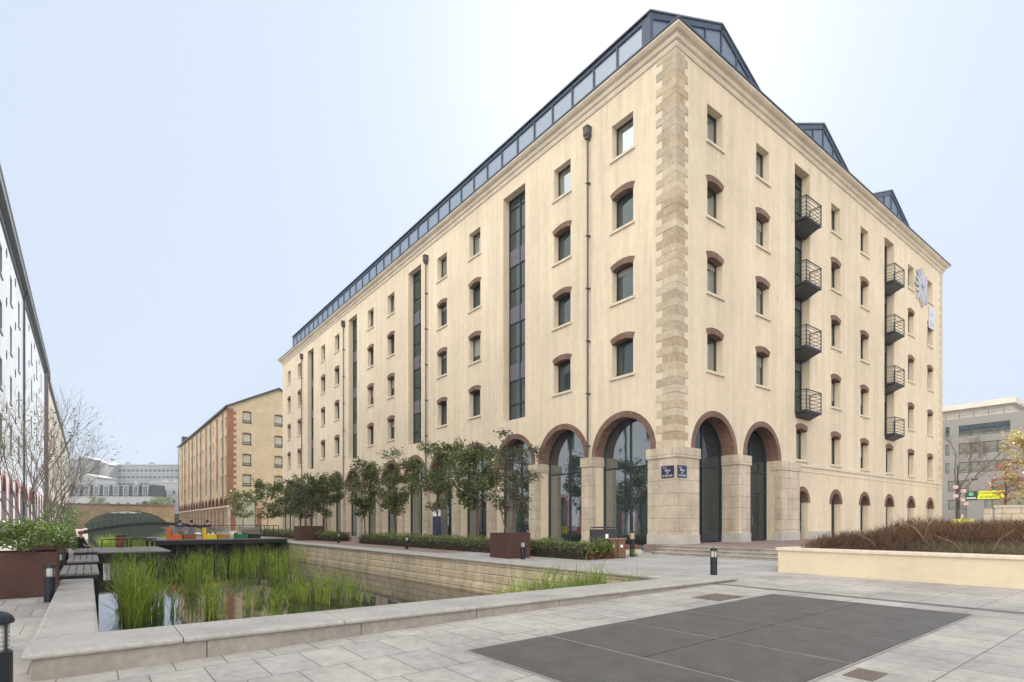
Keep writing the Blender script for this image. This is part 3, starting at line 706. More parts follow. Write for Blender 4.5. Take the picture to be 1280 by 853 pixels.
# fan shaped logo and word panel high on the right of the south wall
lg = empty('wall_logo', (57.7, SY-.02, 22.2), 0, 'white fan shaped emblem with pastel petals fixed high on the cream wall', 'sign')
cols = [(.50, .50, .52), (.40, .45, .56), (.50, .40, .50), (.52, .52, .51), (.36, .45, .50), (.52, .50, .46)]
for k in range(16):
    a = R(90+k*22.5); ln = 1.55 if k % 2 else 1.75
    if k in (12, 13): ln = 1.2
    w_ = .17; mb = MB()
    d = Vector((math.cos(a), 0, math.sin(a))); p = Vector((-math.sin(a), 0, math.cos(a)))
    pts = [d*.12, d*ln*.55+p*w_, d*ln*.92+p*w_*.8, d*ln, d*ln*.92-p*w_*.8, d*ln*.55-p*w_]
    mb.add([tuple(q+Vector((0, -.10, 0))) for q in pts]+[tuple(q+Vector((0, -.03, 0))) for q in pts], [(0, 1, 2, 3, 4, 5), (6, 7, 8, 9, 10, 11)]+[(i, (i+1) % 6, 6+(i+1) % 6, 6+i) for i in range(6)])
    mb.build('petal', mat('petal_%d' % (k % 6), cols[k % 6], .4), lg)
ws = empty('wall_sign', (60.3, SY-.02, 20.05), 0, 'pale grey panel with faint lettering on the wall below the emblem', 'sign')
mb = MB(); mb.box(-.8, .8, -.06, 0, -.95, .95); mb.build('panel', mat('pale_sign', (.62, .6, .62), .5), ws)
text_obj('lettering', 'Le', .7, mat('sign_grey', (.35, .36, .42), .5), ws, (-.3, -.064, .15), (R(90), 0, 0)); text_obj('lettering', 'Parc', .62, MC['sign_grey'], ws, (0, -.064, -.7), (R(90), 0, 0))
# steps along the south front
STEPM = mat('step_stone', (.37, .33, .29), .85, var=.25, vscale=1.2, var2=.2, v2scale=9, bump=.4)
st = empty('steps', (20.5, 12, .19), 0, 'three long worn stone steps rising to the terrace before the two tall entrance arches', 'steps')
for k in range(3):
    mb = MB(); z1 = .135*(k+1); x0 = .36*k
    mb.box(x0, x0+.5 if k < 2 else .95, -3.4, 4.22, -.15, z1-.03); mb.build('riser', STEPM, st)
    mb = MB(); mb.prism([(x0-.03, z1-.029), (x0-.035, z1-.01), (x0-.015, z1), (x0+.42 if k < 2 else .96, z1), (x0+.42 if k < 2 else .96, z1-.029)], lambda p, q, d: (p, d, q), -3.41, 4.23); mb.build('tread', STEPM, st)
mb = MB(); mb.box(21.47, 64, 8.55, SY+.9, .1, .592); mb.box(21.47, 22.49, 15.5, 16.22, .1, .59) if False else None
o = mb.build('terrace', PROM); tag(o, kind='structure')
for t in (pW1, pW, pW4, pS1, pS, pS4, pBW, pBS, pA, pAS, pAD): remove_tree(t)
# ================================================================== SECOND BUILDING (yellow brick, red quoins)
YBRICK = brickmat('yellow_brick', (.54, .42, .26), (.60, .48, .32), (.50, .42, .30), .24, .08, .008, 'wall', var=.12, bump=.1)
RBRICK = brickmat('red_brick', (.26, .085, .05), (.32, .12, .075), (.3, .18, .12), .24, .08, .008, 'wall', var=.2, bump=.1)
SLATE = mat('dark_roofing', (.05, .05, .055), .6, var=.15)
BLIND = mat('pale_blind', (.46, .45, .36), .6, var=.1)
b2 = empty('brick_warehouse', (22.8, 125, 0), 0, 'yellow brick warehouse with red brick quoins and gable end beyond the cream one', 'building')
def bpart(mb, name, m, par, **k): return mb.build(name, m, par, **k)
B2Y1 = 76.0; B2X1 = 19.6; EZ = 25.5
m2W = lambda u, d, z: (d, u, z); m2S = lambda u, d, z: (u, d, z)
opw = []; c2 = [2.5+4.76*i for i in range(16)]
for i, c in enumerate(c2):
    if i % 3 == 2: opw.append(dict(u0=c-.8, u1=c+.8, z0=8.9, z1=24.6, depth=.3))
    else:
        for z in (9.5, 13.6, 17.7, 21.6): opw.append(dict(u0=c-.7, u1=c+.7, z0=z, z1=z+2.2, depth=.3, arch=.15))
    opw.append(dict(u0=c-1.75, u1=c+1.75, z0=.2, z1=7.0, depth=.8, arch='semi', door=1))
w2 = MB(); wall_sheet(w2, m2W, 0, B2Y1, -.1, EZ, opw)
ops = []
for x in (3.55, 9.85, 16.1):
    for z in (9.5, 13.75, 18.1, 22.6 if x < 15 else 22.6): ops.append(dict(u0=x-.85, u1=x+.85, z0=z, z1=z+2.3, depth=.3, arch=.12))
ops.append(dict(u0=1.35, u1=5.45, z0=.2, z1=7.4, depth=.9, arch='semi', door=1)); ops.append(dict(u0=14.0, u1=18.1, z0=.2, z1=7.4, depth=.9, arch='semi', door=1))
wall_sheet(w2, m2S, 0, B2X1, -.1, EZ, ops)
w2.add([(0, 0, EZ), (B2X1, 0, EZ), (B2X1/2, 0, 30.4)], [(0, 1, 2)]); w2.add([(0, B2Y1, -.1), (B2X1, B2Y1, -.1), (B2X1, B2Y1, EZ), (B2X1/2, B2Y1, 30.4), (0, B2Y1, EZ)], [(0, 1, 2, 3, 4)])
w2.quad((B2X1, 0, -.1), (B2X1, B2Y1, -.1), (B2X1, B2Y1, EZ), (B2X1, 0, EZ)); bpart(w2, 'wall', YBRICK, b2)
mb = MB(); mb.prism([(-.6, EZ-.25), (B2X1/2, 30.35), (B2X1+.6, EZ-.25), (B2X1+.6, EZ+.12), (B2X1/2, 30.8), (-.6, EZ+.12)], lambda a, c, d: (a, d, c), -.45, B2Y1+.3); rf = bpart(mb, 'roof', SLATE, b2)
mb = MB(); mb.box(.5, 2.5, B2Y1-3, B2Y1-1, EZ, 28.6); mb.build('chimney', SLATE, rf)
# red quoins
mb = MB(); z = 5.4; k = 0
while z < 25.0:
    a = 1.5 if k % 2 else 1.0
    mb.box(-.04, 0, -.04, 1.5, z, z+.6) ; mb.box(0.001, a, -.04, -.001, z, z+.6); z += .6; k += 1
bpart(mb, 'quoins', RBRICK, b2)
mb = MB(); mb.box(-.05, 1.2, -.05, 0, 0, 5.4); mb.box(-.05, -.001, 0.001, .7, 0, 5.4); bpart(mb, 'pillar', STONE, b2)
mb = MB(); mb.box(-.1, 1.35, -.1, 0, 5.0, 5.38); mb.box(-.1, -.002, 0.001, B2Y1, 5.0, 5.3); bpart(mb, 'string_course', TRIM, b2)
for i, c in enumerate(c2):
    mb = MB(); arch_ring(mb, dict(u0=c-1.75, u1=c+1.75, z0=.2, z1=7.0, arch='semi'), m2W, .38, .04, .6); bpart(mb, 'brick_arch', RBRICK, b2)
    mb = MB(); mb.quad((.62, c-1.75, .2), (.62, c+1.75, .2), (.62, c+1.75, 7), (.62, c-1.75, 7)); bpart(mb, 'arch_window', GLASS, b2)
    if i < 15:
        mb = MB(); y = c+2.38; mb.box(-.10, -.03, y-.4, y+.4, .2, 5.0); bpart(mb, 'pillar', RBRICK, b2)
    if i % 3 == 2:
        mb = MB()
        for a, b_ in ((c-1.25, c-.8), (c+.8, c+1.25)): mb.box(-.03, .0, a, b_, 8.5, 24.8)
        bay = bpart(mb, 'bay_surround', RBRICK, b2)
        mb = MB(); mb.quad((.28, c-.8, 8.9), (.28, c+.8, 8.9), (.28, c+.8, 24.6), (.28, c-.8, 24.6)); mb.build('pane', GLASS, bay)
        mb = MB()
        for k in range(4): mb.box(.12, .27, c-.78, c+.78, 11.4+4.05*k, 12.6+4.05*k) if k < 3 else None
        mb.build('spandrel', RBRICK, bay)
    if i % 3 == 0:
        mb = MB(); mb.tube((-.15, c+2.3, 5.4), (-.15, c+2.3, 25), .09, n=6); bpart(mb, 'downpipe', PIPE, b2)
pq = tmp_proto(1.4, 2.2, .3, .15, FRAME, GLASS, TRIM, None)
pg = window_proto(1.7, 2.3, .3, .12, FRAME, BLIND, SLATE, RBRICK, trans=(.45,), bthick=.16, fw=.13)
q = MB(); q.box(-.85, .85, .02, .06, .5, .56); q.box(-.85, .85, .02, .06, .25, .29); q.build('guard_rail', SLATE, pg); pg = tree_of(pg)
for i, c in enumerate(c2):
    if i % 3 != 2:
        for z in (9.5, 13.6, 17.7, 21.6):
            o = copy_tree(pq, b2); o.location = (0, c, z); o.rotation_euler = (0, 0, R(-90))
for x in (3.55, 9.85, 16.1):
    for z in (9.5, 13.75, 18.1, 22.6): o = copy_tree(pg, b2); o.location = (x, 0, z)
remove_tree(pq); remove_tree(pg)
for c in (3.4, 16.05):
    mb = MB(); arch_ring(mb, dict(u0=c-2.05, u1=c+2.05, z0=.2, z1=7.4, arch='semi'), m2S, .3, .03, .8); bpart(mb, 'brick_arch', RBRICK, b2)
    mb = MB(); mb.quad((c-2.05, .8, .2), (c+2.05, .8, .2), (c+2.05, .8, 7.4), (c-2.05, .8, 7.4)); bpart(mb, 'arch_window', ARCHGLASS, b2)
    for s_ in (-1, 1): mb = MB(); mb.box(c+s_*2.5-.45, c+s_*2.5+.45, -.12, 0, .2, 4.9); bpart(mb, 'pillar', RBRICK, b2)
# ================================================================== LEFT BUILDINGS
LWALL = mat('pale_plaster', (.43, .47, .54), .9, var=.08, vscale=.3, var2=.06, v2scale=4, streak=.1)
LSILL = mat('grey_sill', (.42, .42, .42), .8)
EAVE = mat('grey_eave', (.10, .12, .14), .6, var=.1)
LBRICK = mat('salmon_brick', (.33, .13, .11), .85, var=.2, vscale=2)
LX = -5.0
b3 = empty('plaster_warehouse', (LX, 12, 0), 0, 'long pale plaster warehouse with dark grey eaves along the left promenade', 'building')
cy = [1.0+6.7*i for i in range(8)]
cy = [y-12 for y in (14.4, 21.1, 27.8, 34.5, 41.2, 47.9, 54.6, 61.3, 67.9, 82.3, 90.4)]; cy += [75.0-12, 98.5-12]; cy = sorted(cy)
py = [y-12 for y in (17.8, 45, 73.9-2.6, 104.5)]
L3 = 95.0; L3Z = 24.0
m3 = lambda u, d, z: (-d, u, z)
op = []
for y in cy:
    if abs(y-63) < .1: continue
    for z in (7.4, 11.5, 15.6, 19.7): op.append(dict(u0=y-.72, u1=y+.72, z0=z, z1=z+2.2, depth=.3))
ay = [1.5+4.76*i for i in range(20) if 1.5+4.76*i < L3-2]
for y in ay: op.append(dict(u0=y-1.2, u1=y+1.2, z0=.1, z1=5.3, depth=.5, arch='semi', door=1))
mb = MB(); wall_sheet(mb, m3, 0, L3, -.1, L3Z, op)
for y in (0, L3): mb.add([(0, y, -.1), (-14, y, -.1), (-14, y, L3Z), (-7, y, L3Z+4), (0, y, L3Z)], [(0, 1, 2, 3, 4)])
mb.quad((-14, 0, -.1), (-14, L3, -.1), (-14, L3, L3Z), (-14, 0, L3Z)); mb.build('wall', LWALL, b3)
mb = MB(); mb.prism([(0, 23.5), (.12, 23.5), (.14, 23.9), (.5, 24.0), (.55, 24.35), (.6, 24.4), (.6, 24.62), (-7, 28.6), (-14.6, 24.6), (-14, 24.0), (-7, 27.9), (0, 24.0)], lambda a, c, d: (a, d, c), -.3, L3+.3); mb.build('roof', EAVE, b3)
pl = tmp_proto(1.44, 2.2, .3, 0, FRAME, GLASS, LSILL)
for y in cy:
    if abs(y-63) < .1: continue
    for z in (7.4, 11.5, 15.6, 19.7): o = copy_tree(pl, b3); o.location = (0, y, z); o.rotation_euler = (0, 0, R(90))
remove_tree(pl)
mb = MB()
for i in range(len(cy)-1):
    y = (cy[i]+cy[i+1])/2
    if any(abs(y-p) < 1.2 for p in py): y += 1.3
    for z in (10.6, 14.7, 18.8, 22.6):
        mb.box(.002, .05, y-.04, y+.04, z-.35, z+.35); mb.box(.0, .045, y-.3, y+.3, z-.04, z+.04)
mb.build('wall_anchors', BLACK, b3)
for y in ay:
    mb = MB(); arch_ring(mb, dict(u0=y-1.2, u1=y+1.2, z0=.1, z1=5.3, arch='semi'), m3, .35, .03, .45)
    for s_ in (-1, 1): mb.box(0.0, .03, y+s_*1.38-.17, y+s_*1.38+.17, .1, 4.1)
    a = mb.build('brick_arch', LBRICK, b3)
    mb = MB(); mb.quad((-.46, y-1.2, .1), (-.46, y+1.2, .1), (-.46, y+1.2, 5.3), (-.46, y-1.2, 5.3)); mb.build('arch_window', GLASS, b3)
for y in py:
    mb = MB(); mb.tube((.14, y, .1), (.14, y, 23.3), .09, n=8); mb.tube((.14, y, 23.3), (.45, y, 24.1), .09, n=8); mb.build('downpipe', EAVE, b3)
b4 = empty('grey_warehouse', (LX, 113, 0), 0, 'weathered grey brown warehouse with dark corner pier beyond the pale plaster one', 'building')
GW = mat('grey_render', (.40, .38, .35), .9, var=.15, vscale=.5, streak=.15); BW = mat('brown_brick', (.17, .12, .105), .9, var=.2, vscale=1)
op = []
cw = [4+6.5*i for i in range(18)]
for y in cw:
    for z in (7.4, 11.5, 15.6, 19.7): op.append(dict(u0=y-.75, u1=y+.75, z0=z, z1=z+2.2, depth=.3))
mb = MB(); wall_sheet(mb, m3, 0, 122, -.1, 24.0, op); mb.add([(0, 0, -.1), (-14, 0, -.1), (-14, 0, 24), (-7, 0, 28), (0, 0, 24)], [(0, 1, 2, 3, 4)]); mb.build('wall', GW, b4)
mb = MB(); mb.prism([(0, 23.7), (.3, 24.0), (.35, 24.5), (-7, 28.5), (-14.5, 24.5), (-14, 24.0), (-7, 27.9), (0, 24.0)], lambda a, c, d: (a, d, c), .5, 122.3); mb.build('roof', EAVE, b4)
mb = MB(); mb.box(-1.5, .12, -.12, 1.6, 0, 24.6); mb.build('corner_pier', BW, b4); 
mb = MB(); mb.box(-1.8, .35, -.3, 1.9, 24.6, 25.6); mb.build('pier_cap', BW, b4)
pl = tmp_proto(1.5, 2.2, .3, 0, FRAME, GLASS, LSILL)
for y in cw:
    for z in (7.4, 11.5, 15.6, 19.7): o = copy_tree(pl, b4); o.location = (0, y, z); o.rotation_euler = (0, 0, R(90))
remove_tree(pl)
# ================================================================== BRIDGES
BST = brickmat('bridge_stone', (.42, .30, .17), (.47, .35, .21), (.28, .2, .12), 1.2, .45, .02, 'wall', var=.2, bump=.2)
BSD = mat('bridge_coping', (.2, .14, .1), .8, var=.15)
br = empty('stone_bridge', (9.5, 212, 0), 0, 'old tan stone bridge with one wide low arch across the canal', 'bridge')
mb = MB(); xa, xb = -10.6, 12.0; n = 28; sp = .3; rise = 5.4
arc = []
for i in range(n+1):
    t = -1+2*i/n; arc.append(((xa+xb)/2+t*(xb-xa)/2, sp+rise*(1-t*t)**.62))
top = lambda x: 7.3
for y in (0, 12):
    for a, b_ in zip(arc[:-1], arc[1:]): mb.quad((a[0], y, a[1]), (b_[0], y, b_[1]), (b_[0], y, 7.3), (a[0], y, 7.3))
    mb.quad((-22, y, -1.2), (xa, y, -1.2), (xa, y, 7.3), (-22, y, 7.3)); mb.quad((xb, y, -1.2), (13.2, y, -1.2), (13.2, y, 7.3), (xb, y, 7.3))
for a, b_ in zip(arc[:-1], arc[1:]): mb.quad((a[0], 0, a[1]), (b_[0], 0, b_[1]), (b_[0], 12, b_[1]), (a[0], 12, a[1]))
mb.quad((-22, 0, 7.3), (13.2, 0, 7.3), (13.2, 12, 7.3), (-22, 12, 7.3)); mb.build('arch_wall', BST, br)
mb = MB()
for i in range(n):
    a, b_ = arc[i], arc[i+1]; c = Vector(((xa+xb)/2, sp)); 
    oa = (a[0]+(a[0]-c.x)*.06, a[1]+.55); ob = (b_[0]+(b_[0]-c.x)*.06, b_[1]+.55)
    mb.add([(a[0], -.08, a[1]), (b_[0], -.08, b_[1]), (ob[0], -.08, min(ob[1], 6.9)), (oa[0], -.08, min(oa[1], 6.9))], [(0, 1, 2, 3)])
mb.build('voussoirs', BST, br)
mb = MB(); mb.box(-22, 13.3, -.25, .3, 7.3, 7.75); mb.box(-22, 13.3, 11.7, 12.25, 7.3, 7.75); mb.build('parapet', BSD, br)
mb = MB(); mb.box(-60, 60, 262, 264, -1.2, 5.6); o = mb.build('embankment', mat('ivy_bank', (.035, .05, .025), .95, var=.5, vscale=1.5, bump=.5, bscale=3)); tag(o, kind='structure')
fb = empty('footbridge', (7, 100, 0), 0, 'thin dark footbridge arching low over the canal in front of the stone bridge', 'bridge')
mb = MB(); n = 24
zf = lambda x: 1.85-.0155*(x-1.5)**2 if True else 0
pts = [(-7.5+17.5*i/n) for i in range(n+1)]
for a, b_ in zip(pts[:-1], pts[1:]):
    vs = [(x, y, zf(x)+dz) for x in (a, b_) for y in (0, 2.4) for dz in (-.5, 0)]
    mb.add(vs, [(0, 1, 3, 2), (4, 6, 7, 5), (0, 4, 5, 1), (2, 3, 7, 6), (1, 5, 7, 3), (0, 2, 6, 4)])
mb.build('deck', BLACK, fb)
mb = MB()
for y in (.05, 2.35):
    for a, b_ in zip(pts[:-1], pts[1:]): mb.tube((a, y, zf(a)+1), (b_, y, zf(b_)+1), .025, n=5); mb.tube((a, y, zf(a)), (a, y, zf(a)+1), .015, n=4)
mb.build('railing', ZINC, fb)
# ================================================================== FAR BUILDINGS
FW = mat('far_white_wall', (.34, .35, .36), .9, var=.06, vscale=.1); FG = mat('far_grey_wall', (.25, .265, .28), .9, var=.06, vscale=.1)
FR = mat('far_zinc_roof', (.38, .39, .40), .6); FD = mat('far_slate', (.028, .035, .05), .8); FWIN = mat('far_window', (.06, .07, .085), .4)
def cam_frame(px, depth):
    t = (px-640)/691.6; s_, c_ = math.sin(R(YAW)), math.cos(R(YAW)); return (depth*(s_+c_*t), depth*(c_-s_*t))
def far_building(name, label, px0, px1, d, ztop, zbase, m, rows, wz, ww=1.3, wh=1.8, deep=14, mansard=0, gable=0, top=FR, dormers=0):
    """a block whose front faces the viewer; local x along its front"""
    p0 = Vector(cam_frame(px0, d)); p1 = Vector(cam_frame(px1, d)); L = (p1-p0).length; ang = math.atan2(p1.y-p0.y, p1.x-p0.x)
    e = empty(name, (p0.x, p0.y, 0), ang, label, 'building')
    mb = MB(); h = ztop-mansard
    mb.box(0, L, 0, deep, zbase, h); mb.build('wall', m, e)
    if gable:
        mb = MB(); mb.prism([(-.3, h), (L/2, h+gable), (L+.3, h)], lambda a, c, dd: (a, dd, c), -.1, deep+.1); mb.build('roof', top, e)
    elif mansard:
        mb = MB(); mb.prism([(-.2, h), (1.4, h+mansard), (deep-1.4, h+mansard), (deep+.2, h)], lambda a, c, dd: (dd, a, c), -.1, L+.1); rf = mb.build('roof', FD, e)
        n = dormers
        for k in range(n):
            x = L*(k+.5)/n; 
            mb = MB(); mb.box(x-1.3, x+1.3, -.25, 2, h+.4, h+mansard-.7); mb.box(x-1.5, x+1.5, -.45, 2.2, h+mansard-.699, h+mansard-.35); do = mb.build('dormer', FW, rf)
            mb = MB(); mb.box(x-.9, x-.08, -.3, -.252, h+.7, h+mansard-1.0); mb.box(x+.08, x+.9, -.3, -.252, h+.7, h+mansard-1.0); mb.build('pane', FWIN, do)
    else:
        mb = MB(); mb.box(-.3, L+.3, -.3, deep+.3, h+.01, h+.6); mb.build('roof', top, e)
    rs_ = random.Random(int(px0))
    for k in range(3 if L > 20 else 2):
        x = L*(.15+.3*k)+rs_.uniform(-1, 1); mb = MB(); mb.box(x, x+rs_.uniform(1, 3), deep*.45, deep*.6, ztop-.5, ztop+rs_.uniform(1.2, 2.6)); mb.build('chimney', m, e)
    if not mansard:
        for z in rows: mb = MB(); mb.box(0, L, -.12, -.001, z-.55, z-.25); mb.build('floor_band', FW, e)
    for z in rows:
        k = 0; x = wz*.6
        while x < L-ww and k < 24:
            mb = MB(); mb.box(x, x+ww, -.06, .001, z, z+wh); mb.build('window', FWIN, e); x += wz; k += 1
    return e
far_building('apartment_block', 'long pale office block with banded floors far behind the stone bridge', 134, 226, 330, 36.5, 0, FG, (20.5, 24.5, 28.6, 32.6), 2.6, 1.7, 1.3)
far_building('apartment_block', 'tall grey gabled apartment block at the far left end of the canal', 84, 112, 315, 38.5, 0, FG, (22, 27, 32), 4.5, gable=2.2)
far_building('apartment_block', 'pale grey apartment block with sloping roof beside the tall gabled one', 111.5, 136, 322, 36, 0, FW, (24, 29), 6.5, gable=2.5)
far_building('apartment_block', 'low white hall with shallow pale roof at the left behind the dormered terrace', 86, 122, 290, 26, 0, FW, (20,), 5, gable=2.0)
far_building('mansard_terrace', 'row house terrace with dark mansard roof and white dormers behind the bridge', 78, 188, 262, 20.2, 0, FW, (9.2, 4.6), 4.6, 1.4, 2.4, mansard=5.6, dormers=9, deep=12)
far_building('white_building', 'plain white low building right of the dark mansard terrace', 187, 232, 280, 22.3, 0, FW, (12, 16.5), 4.5)
# ================================================================== FAR RIGHT OFFICE
OG = mat('office_concrete', (.25, .24, .225), .85, var=.08, vscale=.3); OGL = glassmat('office_glass', (.03, .04, .045), refl=.2, top=.5); PENT = mat('penthouse_panel', (.62, .57, .5), .7, var=.08)
of = empty('office_building', (122, 20, 0), 0, 'grey modern office block with strip windows and set back top floor at far right', 'building')
m5 = lambda u, d, z: (d, u, z)
ops = []; strips = []
rows = [(16.9, 1.95), (13.75, 1.95), (10.5, 1.9)]
for z, h in rows:
    for a, b_ in ((-18, -10.2), (-8.4, -1.2), (2.6, 9.5) , (-0.6+0.0, 0.6), (10.8, 11.4), (13, 15.5), (16.5, 22)):
        ops.append(dict(u0=a, u1=b_, z0=z, z1=z+h, depth=.25)); strips.append((a, b_, z, h))
for z, h in ((5.9-1.8, 1.7), (7.3, 1.9)):
    for a, b_ in ((-18, -9), (-8, -1), (0, 5), (8, 11), (13, 20)): ops.append(dict(u0=a, u1=b_, z0=z, z1=z+h, depth=.3)); strips.append((a, b_, z, h))
mb = MB(); wall_sheet(mb, m5, -40, 60, 0, 20.1, ops)
mb.quad((0, -40, 20.1), (18, -40, 20.1), (18, 60, 20.1), (0, 60, 20.1)); mb.quad((0, -40, 0), (18, -40, 0), (18, -40, 20.1), (0, -40, 20.1)); mb.build('wall', OG, of)
for a, b_, z, h in strips:
    f = MB(); n = max(1, round((b_-a)/1.9))
    f.box(.16, .24, a, b_, z, z+.1); f.box(.16, .24, a, b_, z+h-.1, z+h); f.box(.17, .24, a, b_, z+.42, z+.5)
    for k in range(n+1): y = a+(b_-a)*k/n; f.box(.155, .24, max(a, y-.05), min(b_, y+.05), z+.1, z+h-.1)
    fo = f.build('strip_window', FRAME, of); g = MB(); g.quad((.23, a, z), (.23, b_, z), (.23, b_, z+h), (.23, a, z+h)); g.build('pane', OGL, fo)
mb = MB(); mb.box(3, 14, 3.0, 60, 20.12, 22.0); mb.box(1.6, 15, 2.2, 60, 22.0, 22.9); mb.build('penthouse', PENT, of)
mb = MB()
for k in range(16): mb.box(.7, .8, 1.5+2*k, 1.6+2*k, 20.1, 21.3)
mb.box(.7, .8, 1, 40, 21.3, 21.38); mb.box(.7, .8, 1, 40, 20.7, 20.75); mb.build('roof_railing', ZINC, of)
mb = MB(); mb.box(-1.2, 0, 5.8, 8.0, 0, 5.6); mb.build('entrance_pier', OG, of)
bn = empty('banner', (121.7, 26.87, 6.5), R(-90), 'bright yellow letting banner with dark green end panel on the grey office front', 'banner')
mb = MB(); mb.box(-1.6, -.0, -.08, 0, -.7, .7); mb.build('green_panel', mat('banner_green', (.01, .045, .03), .4), bn)
mb = MB(); mb.prism([(.0, -.7), (3.6, -.7), (3.6, .7), (.3, .7)], lambda a, c, d: (a, d, c), -.075, -.002); mb.build('yellow_panel', mat('banner_yellow', (.62, .66, .02), .5), bn)
mb = MB(); mb.box(-1.1, -.5, -.1, -.081, -.05, .5); mb.build('emblem', mat('emblem_green', (.12, .45, .25), .4), bn)
text_obj('lettering', 'A LOUER BUREAUX', .36, BLACK, bn, (1.9, -.09, .2), (R(90), 0, 0)); text_obj('lettering', '01 40 53 75 75', .45, BLACK, bn, (1.8, -.09, -.5), (R(90), 0, 0))
mb = MB(); mb.box(-1.45, -.15, -.1, -.081, -.55, -.38); mb.build('name_strip', WHITE, bn)

# ================================================================== RAISED PLANTER (right)
CREAMW = mat('cream_render', (.64, .55, .39), .9, var=.07, vscale=.5, var2=.05, v2scale=6, bump=.1)
pr = empty('raised_planter', (16.42, 8.3, 0), 0, 'long cream rendered planter wall with stone coping holding brown shrubs', 'planter')
mb = MB(); mb.box(0, .3, -22, 0, -.1, .80); mb.box(.3, 34, -.3, 0, -.1, .80); mb.box(33.7, 34, -22, -.3, -.1, .8); mb.build('wall', CREAMW, pr)
mb = MB(); mb.prism([(-.05, .802), (-.05, .87), (-.02, .885), (.40, .885), (.4, .802)], lambda a, c, d: (a, d, c), -22, .05); mb.box(.402, 34, -.38, .05, .802, .883); mb.build('coping', TRIM, pr)
mb = MB(); mb.quad((.3, -22, .74), (33.7, -22, .74), (33.7, -.3, .74), (.3, -.3, .74)); mb.build('soil', SOIL, pr)
BRW = leafmat('dry_brown_twigs', (.04, .024, .014), (.22, .12, .06), trans=.15, rough=.8, scale=1.2)
TAN = leafmat('dry_grass', (.10, .085, .04), (.24, .19, .10), trans=.2, rough=.8, scale=1.2)
rng = np.random.default_rng(11)
def blades(pos, h, lean, wid, seg=3, curl=.5, rs=None):
    """pos (n,3); h (n,), returns verts/faces of curved tapering blades"""
    rs = rs or rng; n = len(pos); ang = rs.uniform(0, 2*np.pi, n); la = np.asarray(lean)
    fa = rs.uniform(0, 2*np.pi, n); side = np.stack([np.cos(fa), np.sin(fa), 0*fa], 1)
    dirv = np.stack([np.cos(ang), np.sin(ang), 0*ang], 1)
    V = []
    for k in range(seg+1):
        t = k/seg
        c = pos+dirv*(la*h*(t*(1-curl)+curl*t*t))[:, None]+np.array([0, 0, 1])*(h*(t-.18*la*t*t))[:, None]
        wd = (np.asarray(wid)*(1-t)**.7 + .001)
        V.append(c-side*wd[:, None]/2); V.append(c+side*wd[:, None]/2)
    V = np.stack(V, 1).reshape(-1, 3); m_ = 2*(seg+1); base = np.arange(n)*m_
    F = np.concatenate([np.stack([base+2*k, base+2*k+1, base+2*k+3, base+2*k+2], 1) for k in range(seg)])
    return V, F
def leaves(pos, size, rs, up=.3, aspect=.55):
    n = len(pos); a = rs.normal(size=(n, 3)); a[:, 2] *= .6; a /= np.linalg.norm(a, axis=1)[:, None]
    nn = rs.normal(size=(n, 3)); nn[:, 2] += up*2; b = np.cross(nn, a); b /= np.linalg.norm(b, axis=1)[:, None]+1e-9
    c = np.cross(a, b); s_ = (np.asarray(size)*rs.uniform(.7, 1.3, n))[:, None]
    V = np.stack([pos-a*s_*.5, pos+b*s_*aspect*.5-c*s_*.08, pos+a*s_*.5, pos-b*s_*aspect*.5-c*s_*.08], 1).reshape(-1, 3)
    F = np.arange(4*n).reshape(-1, 4); return V, F
# shrub mass: mound height field
def mound(x, y):
    e = min((y-(-13.0))/2, (8.0-y)/1.1, (x-16.95)/.8, (47-x)/3); e = max(0, min(1, e))
    nz_ = .14*math.sin(x*1.3+y*.7)+.1*math.sin(x*.8-y*1.7+1)+.06*math.sin(4*x+3*y)
    hgt = .62+.2*min(1, max(0, (x-17)/5))
    return .74+(hgt+nz_)*math.sqrt(e)
N = 110000; P_ = np.stack([16.85+rng.beta(.9, 2.6, N)*26, rng.uniform(-9.0, 8.0, N), np.zeros(N)], 1)
dens = np.array([(6.2-(p[0]-16.9)*.35) for p in P_]) ; right = P_[:, 1] < 5.0-(P_[:, 0]-17)*.62+rng.normal(0, .5, N)
hm = np.array([mound(p[0], p[1]) for p in P_])
depthf = rng.uniform(.35, 1.0, N)**.5
P_[:, 2] = .74+(hm-.74)*depthf-.1
keep = ~right; q = P_[keep]
V, F = blades(q, rng.uniform(.12, .32, len(q)), rng.uniform(.3, 1.3, len(q)), np.full(len(q), .011), seg=2)
o = fast_mesh('brown_shrubs', V, F, BRW); tag(o, 'low spreading red brown shrubs massed in the raised cream planter', 'shrub', kind='stuff')
lowm = lambda x, y: .74+(mound(x, y)-.74)*.55-.07
q = P_[right]; q[:, 2] = .74
q = q[rng.random(len(q)) < .8]
V, F = blades(q, rng.uniform(.15, .55, len(q)), rng.uniform(.3, 1.2, len(q)), np.full(len(q), .009), seg=3)
o = fast_mesh('dry_grass', V, F, TAN); tag(o, 'dry tan and olive grass at the right part of the raised planter', 'grass', kind='stuff')
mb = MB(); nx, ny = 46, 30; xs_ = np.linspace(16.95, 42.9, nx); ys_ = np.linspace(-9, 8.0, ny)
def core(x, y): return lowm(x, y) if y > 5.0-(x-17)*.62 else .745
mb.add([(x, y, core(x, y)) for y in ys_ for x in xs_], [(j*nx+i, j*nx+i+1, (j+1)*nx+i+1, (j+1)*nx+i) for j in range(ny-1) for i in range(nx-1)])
mb.build('undergrowth', mat('undergrowth', (.035, .02, .015), .95, var=.5, vscale=6, bump=.8, bscale=25), o)
